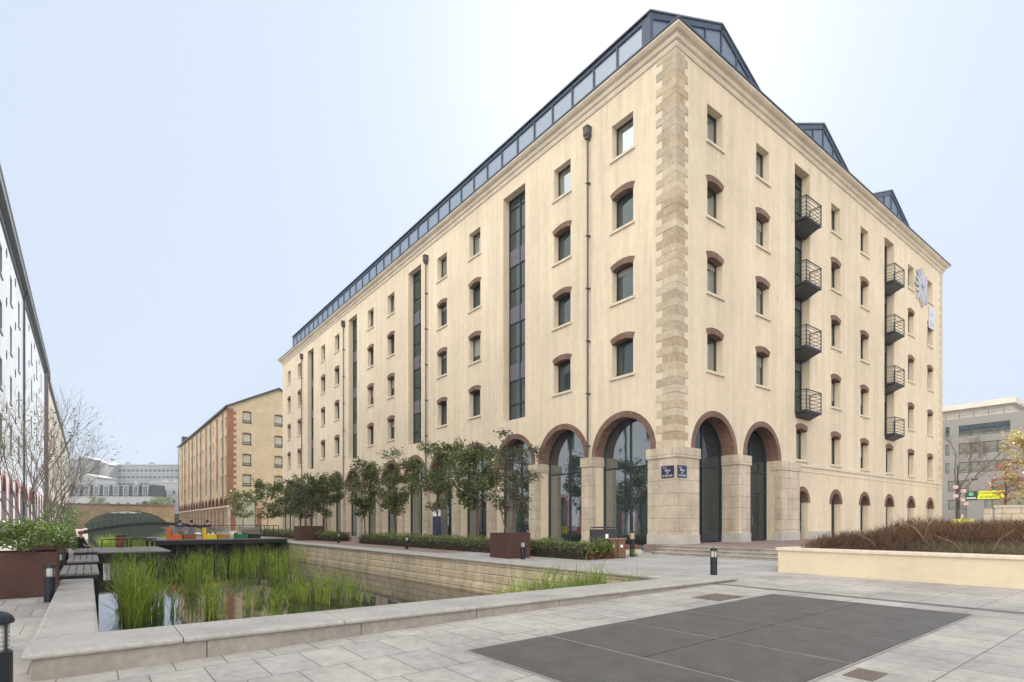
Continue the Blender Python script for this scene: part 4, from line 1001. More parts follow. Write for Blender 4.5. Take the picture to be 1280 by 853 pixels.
# a few bare leaning stems
mb = MB()
for k in range(16):
    x, y = 17+rng.uniform(0, 4), rng.uniform(2.6, 7.2); a = rng.uniform(0, 6.28); L_ = rng.uniform(.4, 1.0); z = mound(x, y)-.35 if y > 5.0-(x-17)*.62 else .74
    mb.poly_tube([(x, y, z), (x+.4*L_*math.cos(a), y+.4*L_*math.sin(a), z+L_*.5), (x+.9*L_*math.cos(a), y+.9*L_*math.sin(a), z+L_*.75)], [.009, .007, .004], 5)
mb.build('bare_stems', mat('pale_stem', (.32, .25, .16), .8), o)

# ================================================================== REEDS in the basin
REED = leafmat('reed_green', (.09, .19, .015), (.46, .56, .09), trans=.5, rough=.45, scale=1.3)
REEDY = leafmat('reed_straw', (.20, .15, .05), (.50, .42, .20), trans=.35, rough=.6, scale=1.5)
def clump(cx, cy, rx, ry, n, h0, h1):
    a = rng.uniform(0, 2*np.pi, n); r = np.sqrt(rng.uniform(0, 1, n))*(1+.25*np.sin(3*a+cx))
    pos = np.stack([cx+rx*r*np.cos(a), cy+ry*r*np.sin(a), np.full(n, WZ-.02)], 1)
    return pos, rng.uniform(h0, h1, n)*(1-.35*r**2)
CL = []
def atw(px, py, z=WZ):
    d = 691.6*(1.6-z)/(py-654.78); t = (px-640)/691.6; s_, c_ = math.sin(R(YAW)), math.cos(R(YAW)); return d*(s_+c_*t), d*(c_-s_*t)
spec = [  # px, py of the base on the water, radii, count, heights
 (168, 778, .30, 1.0, 900, 1.2, 2.1), (188, 770, .28, .7, 500, .9, 1.9), (158, 752, .3, .8, 400, .9, 1.9),
 (266, 772, .25, .4, 260, .9, 1.8), (240, 740, .25, .5, 260, .9, 1.9), (235, 722, .9, 1.2, 700, .8, 1.7), (262, 708, 1.0, 1.8, 600, .8, 1.5),
 (300, 716, .8, 1.3, 500, .8, 1.7), (180, 715, .9, 1.5, 600, .9, 1.8), (150, 720, .6, 1.4, 500, .9, 1.9), (330, 705, 1.1, 1.8, 700, .8, 1.7), (305, 700, 1.2, 2.0, 500, .8, 1.6),
 (398, 752, .45, .7, 450, .7, 1.45), (372, 748, .35, .7, 300, .5, 1.15), (428, 748, .5, .6, 350, .6, 1.2), (352, 722, .8, 1.2, 600, .8, 1.8), (365, 702, 1.0, 2.4, 600, .8, 1.7), (312, 760, .25, .3, 90, .5, 1.0), (350, 755, .3, .4, 120, .4, .95), (455, 752, .25, .3, 60, .4, .8), (218, 768, .12, .3, 60, .7, 1.4), (340, 772, .2, .3, 60, .4, .9)]
for px_, py_, rx, ry, n_, h0, h1 in spec:
    x, y = atw(px_, py_); x = max(x, .3+rx*.6); CL.append(clump(x, max(y, 9.2+ry*.8), rx, ry, int(n_*(.27 if py_ > 725 else .19)), h0, h1))
for px_, n_, h1 in ((625, 60, 1.25), (645, 80, 1.55), (668, 60, 1.5), (690, 90, 1.75), (712, 40, 1.4), (722, 90, 1.6), (738, 90, 1.7), (752, 60, 1.6), (795, 26, 1.75), (660, 50, 1.2), (705, 50, 1.2)):
    t = (px_-640)/691.6; s_, c_ = math.sin(R(YAW)), math.cos(R(YAW)); d = (9.5+rng.uniform(0, .6))/(c_-s_*t)
    CL.append(clump(d*(s_+c_*t), d*(c_-s_*t), .26, .3, int(n_*2.2), h1*.7, h1*1.2))
pos = np.concatenate([c[0] for c in CL]); hh = np.concatenate([c[1] for c in CL])
k_ = (pos[:, 1] > 8.95) & (pos[:, 0] > .15) & (pos[:, 0] < 11.8); pos = pos[k_]; hh = hh[k_]
dry = rng.random(len(pos)) < .24
V, F = blades(pos[~dry], hh[~dry], rng.uniform(.02, .75, (~dry).sum())**1.5, rng.uniform(.014, .036, (~dry).sum()), seg=4, curl=.8)
# leaves growing off the stems
m_ = rng.integers(0, (~dry).sum(), 4500); st_ = pos[~dry][m_]; hs = hh[~dry][m_]; tt = rng.uniform(.25, .85, 4500)
lp = st_.copy(); lp[:, 2] += hs*tt; lp[:, :2] += rng.normal(0, .05, (4500, 2))
V2, F2 = blades(lp, rng.uniform(.2, .5, 4500), rng.uniform(.3, 1.5, 4500), rng.uniform(.012, .03, 4500), seg=3, curl=.9)
o = fast_mesh('reeds', np.concatenate([V, V2]), np.concatenate([F, np.zeros((0, 4), int), F2+len(V)]), REED); tag(o, 'bright green reeds growing in clumps out of the basin water', 'reeds', kind='stuff')
V, F = blades(pos[dry], hh[dry]*rng.uniform(.6, 1.1, dry.sum()), rng.uniform(.1, 1.5, dry.sum()), rng.uniform(.008, .02, dry.sum()), seg=5, curl=.9)
fast_mesh('dry_reeds', V, F, REEDY, parent=o)

GARD = []
for (x, y, rx, ry, n_, h1) in ((3.2, 62, 1.3, 2.5, 500, 1.6), (5.6, 66, 1.2, 2.5, 500, 1.5), (1.8, 70, .9, 3, 400, 1.7), (7.5, 72, 1.2, 2, 350, 1.9), (4.5, 58, .8, 1.5, 300, 1.2)): GARD.append(clump(x, y, rx, ry, n_, h1*.5, h1))
pos = np.concatenate([c[0] for c in GARD]); hh = np.concatenate([c[1] for c in GARD]); pos[:, 2] = WZ-.02
V, F = blades(pos, hh*1.25, rng.uniform(.1, .7, len(pos)), rng.uniform(.03, .07, len(pos)), seg=3, curl=.8)
o = fast_mesh('water_plants', V, F, REED); tag(o, 'bright green water plants in the canal between the deck and the footbridge', 'plants', kind='stuff')
p_ = np.stack([rng.uniform(.3, 9, 500), rng.uniform(9.2, 30, 500), np.full(500, WZ+.006)], 1); V, F = leaves(p_, .07, rng, up=8); V[:, 2] = WZ+.006+rng.uniform(0, .004, len(V))
fast_mesh('floating_litter', V, F, REEDY, parent=[q_ for q_ in COL.objects if q_.name == 'reeds'][0])
# ================================================================== HEDGES
HEDGE = leafmat('hedge_leaf', (.08, .13, .025), (.26, .31, .07), trans=.25, scale=2.0); HEDGER = leafmat('hedge_red_leaf', (.10, .035, .022), (.22, .09, .05), trans=.2, scale=2.0)
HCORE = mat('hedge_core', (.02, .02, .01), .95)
def hedge(y0, y1, x0, x1, h, label, seed):
    rs = np.random.default_rng(seed); g = G(x0); L_ = y1-y0; e = empty('hedge', ((x0+x1)/2, (y0+y1)/2, g), 0, label, 'hedge'); W_ = x1-x0
    n = int(L_*620)
    yy = rs.uniform(-L_/2, L_/2, n); th = rs.uniform(0, np.pi, n); wob = 1+.12*np.sin(yy*2.1+seed)+.08*np.sin(yy*5+2)
    xx = np.cos(th)*W_/2*np.sign(1)*(np.abs(np.cos(th))**-.35)*.95; zz = h*wob*np.minimum(1, np.sin(th)**.5)*rs.uniform(.9, 1.08, n)
    zz = np.where(rs.random(n) < .35, zz*rs.uniform(.1, 1, n), zz)
    p = np.stack([np.clip(xx, -W_/2, W_/2)+rs.normal(0, .03, n), yy, zz], 1)
    ne = n//9; p[:ne, 1] = np.where(rs.random(ne) < .5, -L_/2, L_/2)+rs.normal(0, .05, ne); p[:ne, 0] = rs.uniform(-W_/2, W_/2, ne); p[:ne, 2] = rs.uniform(0, h, ne)
    low = p[:, 2] < h*.42+rs.normal(0, .05, n)
    V, F = leaves(p[~low], .085, rs); fast_mesh('foliage', V, F, HEDGE, e)
    V, F = leaves(p[low], .08, rs); fast_mesh('lower_foliage', V, F, HEDGER, e)
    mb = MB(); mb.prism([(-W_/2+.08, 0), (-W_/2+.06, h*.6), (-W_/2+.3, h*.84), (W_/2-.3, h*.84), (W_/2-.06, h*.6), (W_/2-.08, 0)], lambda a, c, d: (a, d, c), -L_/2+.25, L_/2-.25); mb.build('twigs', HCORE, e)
hedge(15.6, 39.0, 15.7, 17.3, .72, 'long low green and red hedge nearest the corner pier beside the bins', 1)
hedge(44.5, 78.0, 15.7, 17.3, .75, 'low hedge farther along the canal side behind the smaller rust planter', 2)

# ================================================================== TREES
LEAFD = leafmat('dark_tree_leaf', (.018, .035, .01), (.26, .30, .10), trans=.4, rough=.35, scale=2.2)
LEAFG = leafmat('grey_green_leaf', (.05, .058, .032), (.12, .125, .065), trans=.3, rough=.5, scale=2.2)
LEAFL = leafmat('fresh_leaf', (.05, .10, .02), (.22, .29, .08), trans=.45, scale=2.0)
def branch_tree(e, rs, base, H, crownbase, rad, nl, leafsize, leafm, barkm, r0=.07, stems=1, nb=16, clumpr=.36, spread=.5, leafy=True):
    """trunk with limbs, leaf clumps at the limb ends and along them"""
    mb = MB(); tips = []
    for s_ in range(stems):
        a0 = rs.uniform(0, 6.28); off = 0 if stems == 1 else .14
        pts = [Vector((off*math.cos(a0), off*math.sin(a0), 0))]; n = 7
        top = H*(.93 if s_ == 0 else rs.uniform(.6, .9)); lean = Vector((math.cos(a0), math.sin(a0), 0))*(.03 if stems == 1 else rs.uniform(.1, .28))
        for k in range(1, n+1):
            pts.append(Vector((pts[0].x, pts[0].y, 0))+lean*(top*k/n)+Vector((rs.normal()*.04, rs.normal()*.04, top*k/n)))
        rr = [r0*(1-.85*k/n) for k in range(n+1)]; mb.poly_tube(pts, rr, 7)
        for q in range(nb//stems):
            t = rs.uniform(crownbase/H, .97); k = min(int(t*n), n-1); p = pts[k].lerp(pts[k+1], t*n-k)
            zrel = (p.z-crownbase)/(H-crownbase); zrel = min(max(zrel, 0), 1)
            reach = rad*(math.sin(math.pi*min(max(zrel*.85+.12, 0), 1))**.6)*rs.uniform(.6, 1.1)
            a = rs.uniform(0, 6.28); dv = Vector((math.cos(a), math.sin(a), rs.uniform(.25, .9))).normalized()
            mid = p+dv*reach*.55+Vector((0, 0, -.04)); end = p+Vector((dv.x, dv.y, dv.z*.8))*reach
            mb.poly_tube([p, mid, end], [rr[k]*.5, rr[k]*.3, .006], 5)
            tips += [end, mid, p.lerp(mid, .7)]
            for w_ in range(3):
                a2 = a+rs.uniform(-1.2, 1.2); e2 = mid+Vector((math.cos(a2), math.sin(a2), rs.uniform(0, .8)))*reach*.4; mb.tube(mid, e2, .009, .004, 4); tips.append(e2)
        tips.append(pts[-1])
    mb.build('trunk', barkm, e)
    tips = np.array([tuple(t) for t in tips]); tips = tips[tips[:, 2] > crownbase*.82]
    wts = rs.uniform(.2, 1.6, len(tips)); wts /= wts.sum(); idx = rs.choice(len(tips), nl, p=wts)
    off = rs.normal(size=(nl, 3)); off /= np.linalg.norm(off, axis=1)[:, None]; off *= (clumpr*rs.uniform(.15, 1, nl)**.6)[:, None]
    p = tips[idx]+off*np.array([1, 1, .8])
    V, F = leaves(p, leafsize, rs); fast_mesh('crown', V, F, leafm, e)
treespec = [(17.0, 25.4, 6.0, 1.75, 'nearest dark leafed street tree, just left of the big rust planter'),
 (17.0, 29.8, 6.7, 1.85, 'tallest dark leafed street tree standing second along the long hedge'),
 (17.0, 35.6, 6.7, 1.7, 'bushy dark leafed street tree third along the long hedge'),
 (17.0, 40.6, 6.4, 1.7, 'dark leafed street tree at the far end of the long hedge'),
 (17.0, 49.5, 6.2, 1.8, 'dark street tree just behind the smaller rust planter tree'),
 (17.0, 55.5, 6.2, 2.0, 'dark street tree left of the smaller rust planter'),
 (17.0, 62.5, 6.4, 2.3, 'round dark street tree in front of the far corner of the cream building'),
 (17.0, 70.0, 6.4, 2.4, 'round dark street tree farthest along the canal before the brick building'),
 (17.2, 84.0, 6.0, 2.4, 'small distant street tree in front of the brick building arch')]
for i, (x, y, h, rad, lab) in enumerate(treespec):
    e = empty('street_tree', (x, y, G(x)), 0, lab, 'tree', 'street trees along the canal hedge')
    branch_tree(e, np.random.default_rng(100+i), (0, 0), h, 2.1, rad, 4000 if y < 45 else 2500, .17 if y < 45 else .23, LEAFD, BARK, .06, nb=34, clumpr=.42)
# weathering steel box planters with multi stem trees
def box_planter(x, y, w_, h, label, rz=0):
    e = empty('steel_planter', (x, y, G(x)), rz, label, 'planter', 'weathering steel tree planters')
    mb = MB(); t = .03
    for a in ((-w_/2, w_/2, -w_/2, -w_/2+t), (-w_/2, w_/2, w_/2-t, w_/2), (-w_/2, -w_/2+t, -w_/2+t, w_/2-t), (w_/2-t, w_/2, -w_/2+t, w_/2-t)): mb.box(a[0], a[1], a[2], a[3], .02, h)
    mb.build('box', RUST, e)
    mb = MB(); mb.box(-w_/2+t, w_/2-t, -w_/2+t, w_/2-t, h-.2, h-.06); mb.build('soil', SOIL, e); return e
box_planter(14.55, 19.1, 1.25, 1.08, 'large rust brown steel planter on the right bank nearest the corner arches')
e = empty('planter_tree', (14.55, 19.1, G(14.5)+1.02), 0, 'grey green multi stem tree growing in the nearer rust planter on the right bank', 'tree')
branch_tree(e, np.random.default_rng(7), (0, 0), 4.3, .7, 1.15, 3000, .12, LEAFG, BARKP, .03, stems=6, nb=36, clumpr=.28)
box_planter(15.6, 50.0, 2.0, 1.25, 'smaller looking rust brown steel planter farther up the right bank')
e = empty('planter_tree', (15.6, 50.0, G(15)+1.2), 0, 'grey green multi stem tree growing in the farther rust planter on the right bank', 'tree')
branch_tree(e, np.random.default_rng(8), (0, 0), 5.0, 1.0, 1.7, 1800, .18, LEAFG, BARKP, .04, stems=5, nb=30, clumpr=.4)
# left planters
def left_planter(x, y, w_, d_, h, lab, tl, seed, H):
    e = empty('steel_planter', (x, y, 0), 0, lab, 'planter', 'weathering steel tree planters')
    mb = MB(); t = .03
    for a in ((-w_/2, w_/2, -d_/2, -d_/2+t), (-w_/2, w_/2, d_/2-t, d_/2), (-w_/2, -w_/2+t, -d_/2+t, d_/2-t), (w_/2-t, w_/2, -d_/2+t, d_/2-t)): mb.box(a[0], a[1], a[2], a[3], .01, h)
    mb.build('box', RUST, e); mb = MB(); mb.box(-w_/2+t, w_/2-t, -d_/2+t, d_/2-t, h-.2, h-.05); mb.build('soil', SOIL, e)
    rs = np.random.default_rng(seed)
    t_ = empty('bare_tree', (x, y, h-.06), 0, tl, 'tree', 'young trees in the left promenade planters')
    mb = MB(); tips = []
    def grow(p, d, L_, r, lev):
        q = p+d*L_; m_ = p.lerp(q, .5)+Vector((rs.normal(), rs.normal(), 0))*.04*L_; mb.poly_tube([p, m_, q], [r, r*.8, r*.6], 5)
        if lev == 0: tips.append(q); return
        for k in range(3 if lev > 1 else 2):
            a = rs.uniform(0, 6.28); nd = (d+Vector((math.cos(a), math.sin(a), .1))*rs.uniform(.25, .6)).normalized(); grow(p.lerp(q, rs.uniform(.55, 1)), nd, L_*rs.uniform(.6, .85), r*.55, lev-1)
        if lev < 3: tips.append(m_)
    for k in range(5):
        a = rs.uniform(0, 6.28); d = Vector((math.cos(a)*.32, math.sin(a)*.32, 1)).normalized(); grow(Vector((math.cos(a)*.1, math.sin(a)*.1, 0)), d, H*.36, .022, 4)
    mb.build('trunk', BARKP, t_)
    tp = np.array([tuple(v) for v in tips]); tp = tp[tp[:, 2] < H*.75]; n = 500; p = tp[rs.integers(0, len(tp), n)]+rs.normal(0, .1, (n, 3)); V, F = leaves(p, .06, rs); fast_mesh('crown', V, F, LEAFL, t_)
    u = empty('underplanting', (x, y, h-.06), 0, 'fresh green leafy bush filling the top of the '+tl.split(' in the ')[1], 'shrub')
    n = 2600; a = rs.uniform(0, 6.28, n); r = np.sqrt(rs.uniform(0, 1, n)); p = np.stack([np.cos(a)*r*(w_/2+.35), np.sin(a)*r*(d_/2+.2), .15+.55*np.sqrt(np.maximum(0, 1-r*r))*rs.uniform(.3, 1.15, n)+.1*np.sin(5*a)], 1)
    V, F = leaves(p, .085, rs); fast_mesh('foliage', V, F, LEAFL, u)
    mb = MB()
    for k in range(14): a_ = rs.uniform(0, 6.28); mb.tube((0.1*math.cos(a_), .1*math.sin(a_), 0), (.5*math.cos(a_), .4*math.sin(a_), .5), .008, .004, 4)
    mb.build('stems', BARKP, u)
left_planter(-1.08, 16.5, 1.1, 1.3, .98, 'big dark rust steel planter on the left promenade beside the stone coping', 'bare stemmed young tree rising from the green bush in the nearest left planter', 21, 4.2)
left_planter(-1.3, 26.5, 1.3, 1.4, .95, 'second rust steel planter farther back on the left promenade', 'bare branched young tree in the second left planter', 22, 5.2)
left_planter(-1.5, 36.5, 1.3, 1.4, .95, 'third rust steel planter on the left promenade beyond the timber benches', 'bushy young tree in the third left planter', 23, 4.6)
left_planter(-1.6, 47.0, 1.3, 1.4, .95, 'farthest rust steel planter on the left promenade', 'tall bare young tree in the farthest left planter', 24, 6.0)
for (x, y, h, r_1, lab) in ((-2.0, 62, 3.2, 1.3, 'yellow green bush on the left bank in front of the stone bridge'), (-1.8, 78, 4.2, 1.6, 'taller yellow green bush on the left bank near the footbridge end')):
    e = empty('bank_bush', (x, y, 0), 0, lab, 'bush'); branch_tree(e, np.random.default_rng(int(y)), (0, 0), h, .5, r_1, 1800, .16, LEAFL, BARKP, .05, stems=4, nb=26, clumpr=.45)
for (px_, d, h, r_1, lab) in ((122, 250, 9.5, 4.0, 'green tree in front of the dark mansard terrace'), (202, 250, 9.0, 4.5, 'wide green tree before the white building right of the terrace'), (182, 252, 8.0, 1.5, 'slim green tree at the right end of the mansard terrace'), (128, 246, 5.0, 5.0, 'dark low tree seen left under the bridge arch'), (150, 250, 4.6, 5.0, 'dark low tree seen in the middle under the bridge arch'), (176, 248, 5.2, 5.0, 'dark low tree seen right under the bridge arch')):
    x, y = cam_frame(px_, d); zt = 4 if 'under' not in lab else -.5; e = empty('far_tree', (x, y, zt), 0, lab, 'tree'); branch_tree(e, np.random.default_rng(int(px_)), (0, 0), h, 1.5 if zt > 0 else .3, r_1, 1500, .6, LEAFL if zt > 0 else LEAFD, BARK, .2, nb=24, clumpr=1.3)
# blossoming tree at the right edge and companions
LEAFY = leafmat('pale_yellow_leaf', (.30, .26, .07), (.62, .52, .25), trans=.4, scale=1.6); LEAFO = leafmat('orange_leaf', (.30, .11, .05), (.45, .22, .10), trans=.4, scale=1.6)
e = empty('yellow_tree', (60.2, 8.9, .2), 0, 'cream and yellow leafed tree in the sun at the right edge of the picture', 'tree'); branch_tree(e, np.random.default_rng(61), (0, 0), 8.6, 2.6, 3.0, 3400, .26, LEAFY, BARK, .14, nb=30, clumpr=.6)
e = empty('orange_tree', (60.6, 11.6, .2), 0, 'small orange brown leafed tree left of the yellow one near the office', 'tree'); branch_tree(e, np.random.default_rng(62), (0, 0), 6.6, 3.2, 1.5, 520, .22, LEAFO, BARK, .10, nb=24, clumpr=.5)
e = empty('green_tree', (63.5, 9.0, .2), 0, 'dark green bush low behind the yellow tree at the right edge', 'tree'); branch_tree(e, np.random.default_rng(63), (0, 0), 4.8, 1.2, 2.2, 1500, .28, LEAFD, BARK, .12, nb=24, clumpr=.7)
e = empty('bare_tree', (84.0, 20.5, 1.3), 0, 'leafless dark branched tree in front of the grey office block', 'tree')
mb = MB(); rs = np.random.default_rng(5)
def grow2(p, d, L_, r, lev):
    q = p+d*L_; mb.tube(p, q, r, r*.65, 5)
    if lev == 0: return
    for k in range(3):
        a = rs.uniform(0, 6.28); nd = (d+Vector((math.cos(a), math.sin(a), .05))*rs.uniform(.4, .8)).normalized(); grow2(p.lerp(q, rs.uniform(.6, 1)), nd, L_*rs.uniform(.65, .85), r*.6, lev-1)
grow2(Vector((0, 0, 0)), Vector((0, 0, 1)), 4.2, .14, 5); mb.build('trunk', BARK, e)
mb = MB(); mb.box(0, 2.2, -3.2, 0, 0, 2.7); mb.box(-.05, .25, .2, .7, 0, 2.6); 
bl = empty('stone_block_wall', (57.6, 11.6, .2), 0, 'sunlit pale stone block wall at the right behind the shrubs', 'wall'); mb.build('blocks', brickmat('pale_blocks', (.6, .52, .4), (.66, .58, .46), (.35, .3, .22), 1.1, .6, .03, 'wall', var=.15, bump=.5), bl, bevel=.03)
mb = MB(); mb.box(-.06, 2.26, -3.26, .06, 2.7, 2.85); mb.build('coping', TRIM, bl)
FL = leafmat('yellow_flower', (.55, .55, .05), (.75, .72, .12), trans=.3, scale=3)
p = np.stack([rng.uniform(63.9, 66.5, 700), rng.uniform(14.6, 16.3, 700), 1.2+rng.beta(2, 2, 700)*.95], 1); V, F = leaves(p, .13, rng); o = fast_mesh('yellow_flowers', V, F, FL); tag(o, 'bright yellow green flowering plants at the right corner of the building', 'flowers', kind='stuff')
mb = MB(); mb.box(63.9, 66.5, 14.7, 16.0, .1, 1.15); mb.build('plant_bed', HCORE, o)

# ================================================================== BOLLARDS
def bollard_proto():
    e = empty('bollard', (0, 0, 0))
    mb = MB(); mb.lathe([(.095, 0), (.095, .50), (.085, .505)], 20); mb.build('post', BOLL, e, smooth=False)
    mb = MB(); mb.lathe([(.072, .505), (.072, .70)], 20); mb.build('lens', BOLLGL, e, smooth=True)
    mb = MB()
    for k in range(6): mb.lathe([(.074, .52+k*.03), (.082, .528+k*.03), (.074, .533+k*.03)], 20)
    mb.build('louvres', mat('clear_fins', (.55, .55, .52), .2), e)
    mb = MB()
    for k in range(4): a = R(45+90*k); mb.tube((.088*math.cos(a), .088*math.sin(a), .5), (.088*math.cos(a), .088*math.sin(a), .71), .009, n=6)
    mb.build('cage', BOLL, e)
    mb = MB(); mb.lathe([(.102, .70), (.104, .72), (.09, .75), (.06, .775), (.02, .787), (.001, .79)], 20); mb.build('cap', BOLL, e, smooth=True)
    return e
bp_ = bollard_proto(); bt = tree_of(bp_)
bs = [(-.585, 6.0, 0, 1.15, 'dark bollard light cut by the left edge of the picture, nearest the viewer'), (-.62, 14.85, 0, 1.0, 'bollard light in front of the big rust planter at the left coping'),
 (-.66, 21.3, 0, 1.0, 'second bollard light along the left coping beside a timber bench'), (-.66, 27.0, 0, 1.0, 'third bollard light along the left coping farther back'),
 (14.3, 9.1, G(14.3), 1.0, 'bollard light standing alone near the tip of the basin wall'), (14.3, 17.9, G(14.3), 1.0, 'bollard light touching the near corner of the larger right bank planter'),
 (14.5, 28.8, G(14.5), 1.0, 'bollard light on the right bank in front of the long hedge'), (15.0, 41.0, G(15), 1.0, 'farthest bollard light on the right bank before the hedge gap')]
for i, (x, y, z, s_, lab) in enumerate(bs):
    o = copy_tree(bt); o.location = (x, y, z); o.scale = (s_, s_, s_); tag(o, lab, 'bollard light', 'bollard lights around the basin')
remove_tree(bt)
# ================================================================== TIMBER BENCHES over the left coping
def timber_bench(y0, y1, x0, x1, z, lab, k):
    e = empty('timber_bench', ((x0+x1)/2, y0, z), 0, lab, 'bench', 'slatted timber benches along the left coping')
    w_ = x1-x0; L_ = y1-y0; n = 5
    for i in range(n):
        a = -w_/2+i*w_/n; mb = MB(); mb.box(a+.01, a+w_/n-.01, 0, L_, -.05, 0); mb.build('slat', WOOD, e)
    mb = MB(); mb.box(-w_/2+.01, w_/2-.01, .005, .06, -.16, -.052); mb.box(-w_/2+.01, w_/2-.01, L_-.06, L_-.005, -.16, -.052); mb.box(-w_/2+.01, -w_/2+.06, .06, L_-.06, -.16, -.052); mb.box(w_/2-.06, w_/2-.01, .06, L_-.06, -.16, -.052)
    for yy in (.15, L_-.25): mb.box(w_/2-.1, w_/2-.02, yy, yy+.1, -1.4, -.161)
    mb.build('frame', BLACK, e)
timber_bench(17.85, 21.6, -.58, .25, .33, 'nearest slatted grey timber bench at the end of the stone coping', 0)
timber_bench(23.2, 27.6, -.55, .32, .36, 'middle slatted grey timber bench on the left bank', 1)
timber_bench(31.0, 36.0, -.5, .36, .36, 'farthest slatted grey timber bench on the left bank', 2)
# ================================================================== PONTOON DECK across the canal
dk = empty('deck', (6.5, 44, 0), 0, 'raised timber platform on dark frame crossing the canal behind the reeds', 'deck')
mb = MB()
for i in range(30): y = -1.0+i*.3; mb.box(-2.9, 5.35, y+.005, y+.295, .47, .53)
mb.build('planks', WOOD, dk)
mb = MB(); mb.box(-2.9, 5.35, -.98, -.90, .2, .466); mb.box(-2.9, 5.35, 7.9, 7.98, .2, .466)
for k in range(18): x = -2.85+k*.48; mb.box(x-.03, x+.03, -.86, 7.88, .3, .46); 
for k in range(8):
    x = -2.8+k*1.16
    for y in (-.8, 3.5, 7.8): mb.box(x-.07, x+.07, y-.07, y+.07, -1.3, .3)
    if k < 7: mb.tube((x, -.8, -.9), (x+1.16, -.8, .2), .03, n=5)
mb.box(-2.85, 5.3, .35, .42, -1.2, .15); mb.build('frame', BLACK, dk)  # long black sheet behind the posts is added as the shade under the deck
lo = empty('deck', (2.1, 36.2, 0), 0, 'lower timber pontoon at the left side of the canal with dark railings', 'deck')
mb = MB()
for i in range(26): y = i*.3; mb.box(-1.7, 1.6, y+.005, y+.295, .02, .09)
mb.build('planks', WOOD, lo)
mb = MB(); mb.box(-1.7, 1.6, .02, .1, -.5, .018)
for x in (-1.5, 0, 1.4):
    for y in (.3, 4, 7.5): mb.box(x-.06, x+.06, y-.06, y+.06, -1.3, .018)
mb.build('frame', BLACK, lo)
def railing(x0, y0, x1, y1, z, lab, h=.95):
    e = empty('railing', (x0, y0, z), math.atan2(y1-y0, x1-x0), lab, 'railing', 'black railings on the pontoons'); L_ = math.hypot(x1-x0, y1-y0); n = max(2, int(L_/1.4)+1)
    mb = MB(); mb.box(0, L_, -.03, .03, h-.05, h); mb.build('handrail', BLACK, e)
    for k in range(n): x = L_*k/(n-1); mb = MB(); mb.box(x-.025, x+.025, -.024, .024, 0, h-.051); mb.build('post', BLACK, e)
    mb = MB()
    for z_ in (.25, .5, .72): mb.tube((0, 0, z_), (L_, 0, z_), .007, n=4)
    mb.build('wires', BLACK, e)
railing(2.2, 43.0, 3.6, 43.4, .09, 'short black railing at the left end of the raised deck', .55)
railing(.7, 42.5, 2.0, 42.9, .09, 'short black railing over the lower pontoon', .55)
railing(6.0, 51.8, 11.8, 51.8, .53, 'long black railing along the back of the raised deck')
railing(11.6, 44.5, 11.6, 51.5, .53, 'black railing along the right end of the raised deck')
# coloured loungers
def lounger(x, y, col, nm, lab):
    e = empty('deck_bench', (x, y, .53), 0, lab, 'bench', 'coloured benches on the raised deck')
    cm = mat(nm, col, .5); c2m = {'bench_orange': mat('bench_rust', (.30, .08, .035), .6), 'bench_yellow': mat('bench_ochre', (.38, .22, .05), .6), 'bench_green': BLACK}[nm]
    mb = MB(); mb.box(0, .16, 0, .75, 0, .78 if nm != 'bench_green' else .42); mb.build('end_panel', cm, e, bevel=.01)
    mb = MB(); mb.box(.162, .82, 0, .72, 0, .32); mb.build('seat_block', cm, e, bevel=.01)
    for k in range(3):
        mb = MB(); mb.box(.84, 1.75, .02+k*.23, .22+k*.23, .33, .37); mb.build('seat_slat', WOOD, e)
    for k in range(5):
        mb = MB(); mb.box(.2, 1.75, .76, .80, .40+k*.09, .46+k*.09); mb.build('back_slat', WOOD, e)
    mb = MB(); mb.box(.9, 1.65, .03, .7, 0, .3); mb.build('box', c2m, e)
lounger(4.25, 43.2, (.72, .14, .03), 'bench_orange', 'bright orange ended bench, leftmost on the raised deck')
lounger(6.35, 43.2, (.80, .58, .02), 'bench_yellow', 'bright yellow ended bench in the middle of the raised deck')
lounger(8.38, 43.2, (.015, .16, .06), 'bench_green', 'dark green ended bench, rightmost on the raised deck')
# bin on pontoon
def litter_bin(x, y, z, lab, c):
    e = empty('litter_bin', (x, y, z), 0, lab, 'bin'); mb = MB(); mb.lathe([(.2, 0), (.24, .3), (.24, .62), (.2, .7)], 14); mb.build('body', mat('bin_'+c, {'rust': (.3, .12, .07), 'grey': (.2, .2, .2)}[c], .6), e, smooth=True)
    mb = MB(); mb.lathe([(.26, .7), (.26, .76), (.1, .82)], 14); mb.build('lid', BLACK, e)
litter_bin(1.66, 43.3, .09, 'small rust and grey litter bin on the lower pontoon', 'rust')
# ================================================================== BINS by the corner pier
bn = empty('recycling_bin', (17.6, 15.75, G(17.6)), R(0), 'dark double litter bin with two brown doors beside the hedge end', 'bin')
bn.rotation_euler = (0, 0, R(-37))
mb = MB(); mb.box(-.34, .34, -.24, .24, .0, .78); mb.build('body', BLACK, bn, bevel=.01)
BROWN = mat('bin_brown', (.15, .07, .032), .6, var=.15, vscale=6)
for s_ in (-1, 1):
    mb = MB(); mb.box(s_*.17-.15, s_*.17+.15, -.262, -.242, .04, .76); d = mb.build('door', BROWN, bn, bevel=.006); mb = MB(); mb.box(s_*.17-.05, s_*.17+.05, -.268, -.263, .45, .56); mb.build('sticker', WHITE, d)
mb = MB(); mb.box(-.38, .38, -.28, .26, .782, .83); mb.build('top', mat('brown_top', (.25, .16, .12), .5), bn, bevel=.008)
kb = empty('metal_cabinet', (17.35, 16.3, G(17.3)), R(-37), 'tall dark metal cabinet standing behind the brown litter bin', 'cabinet')
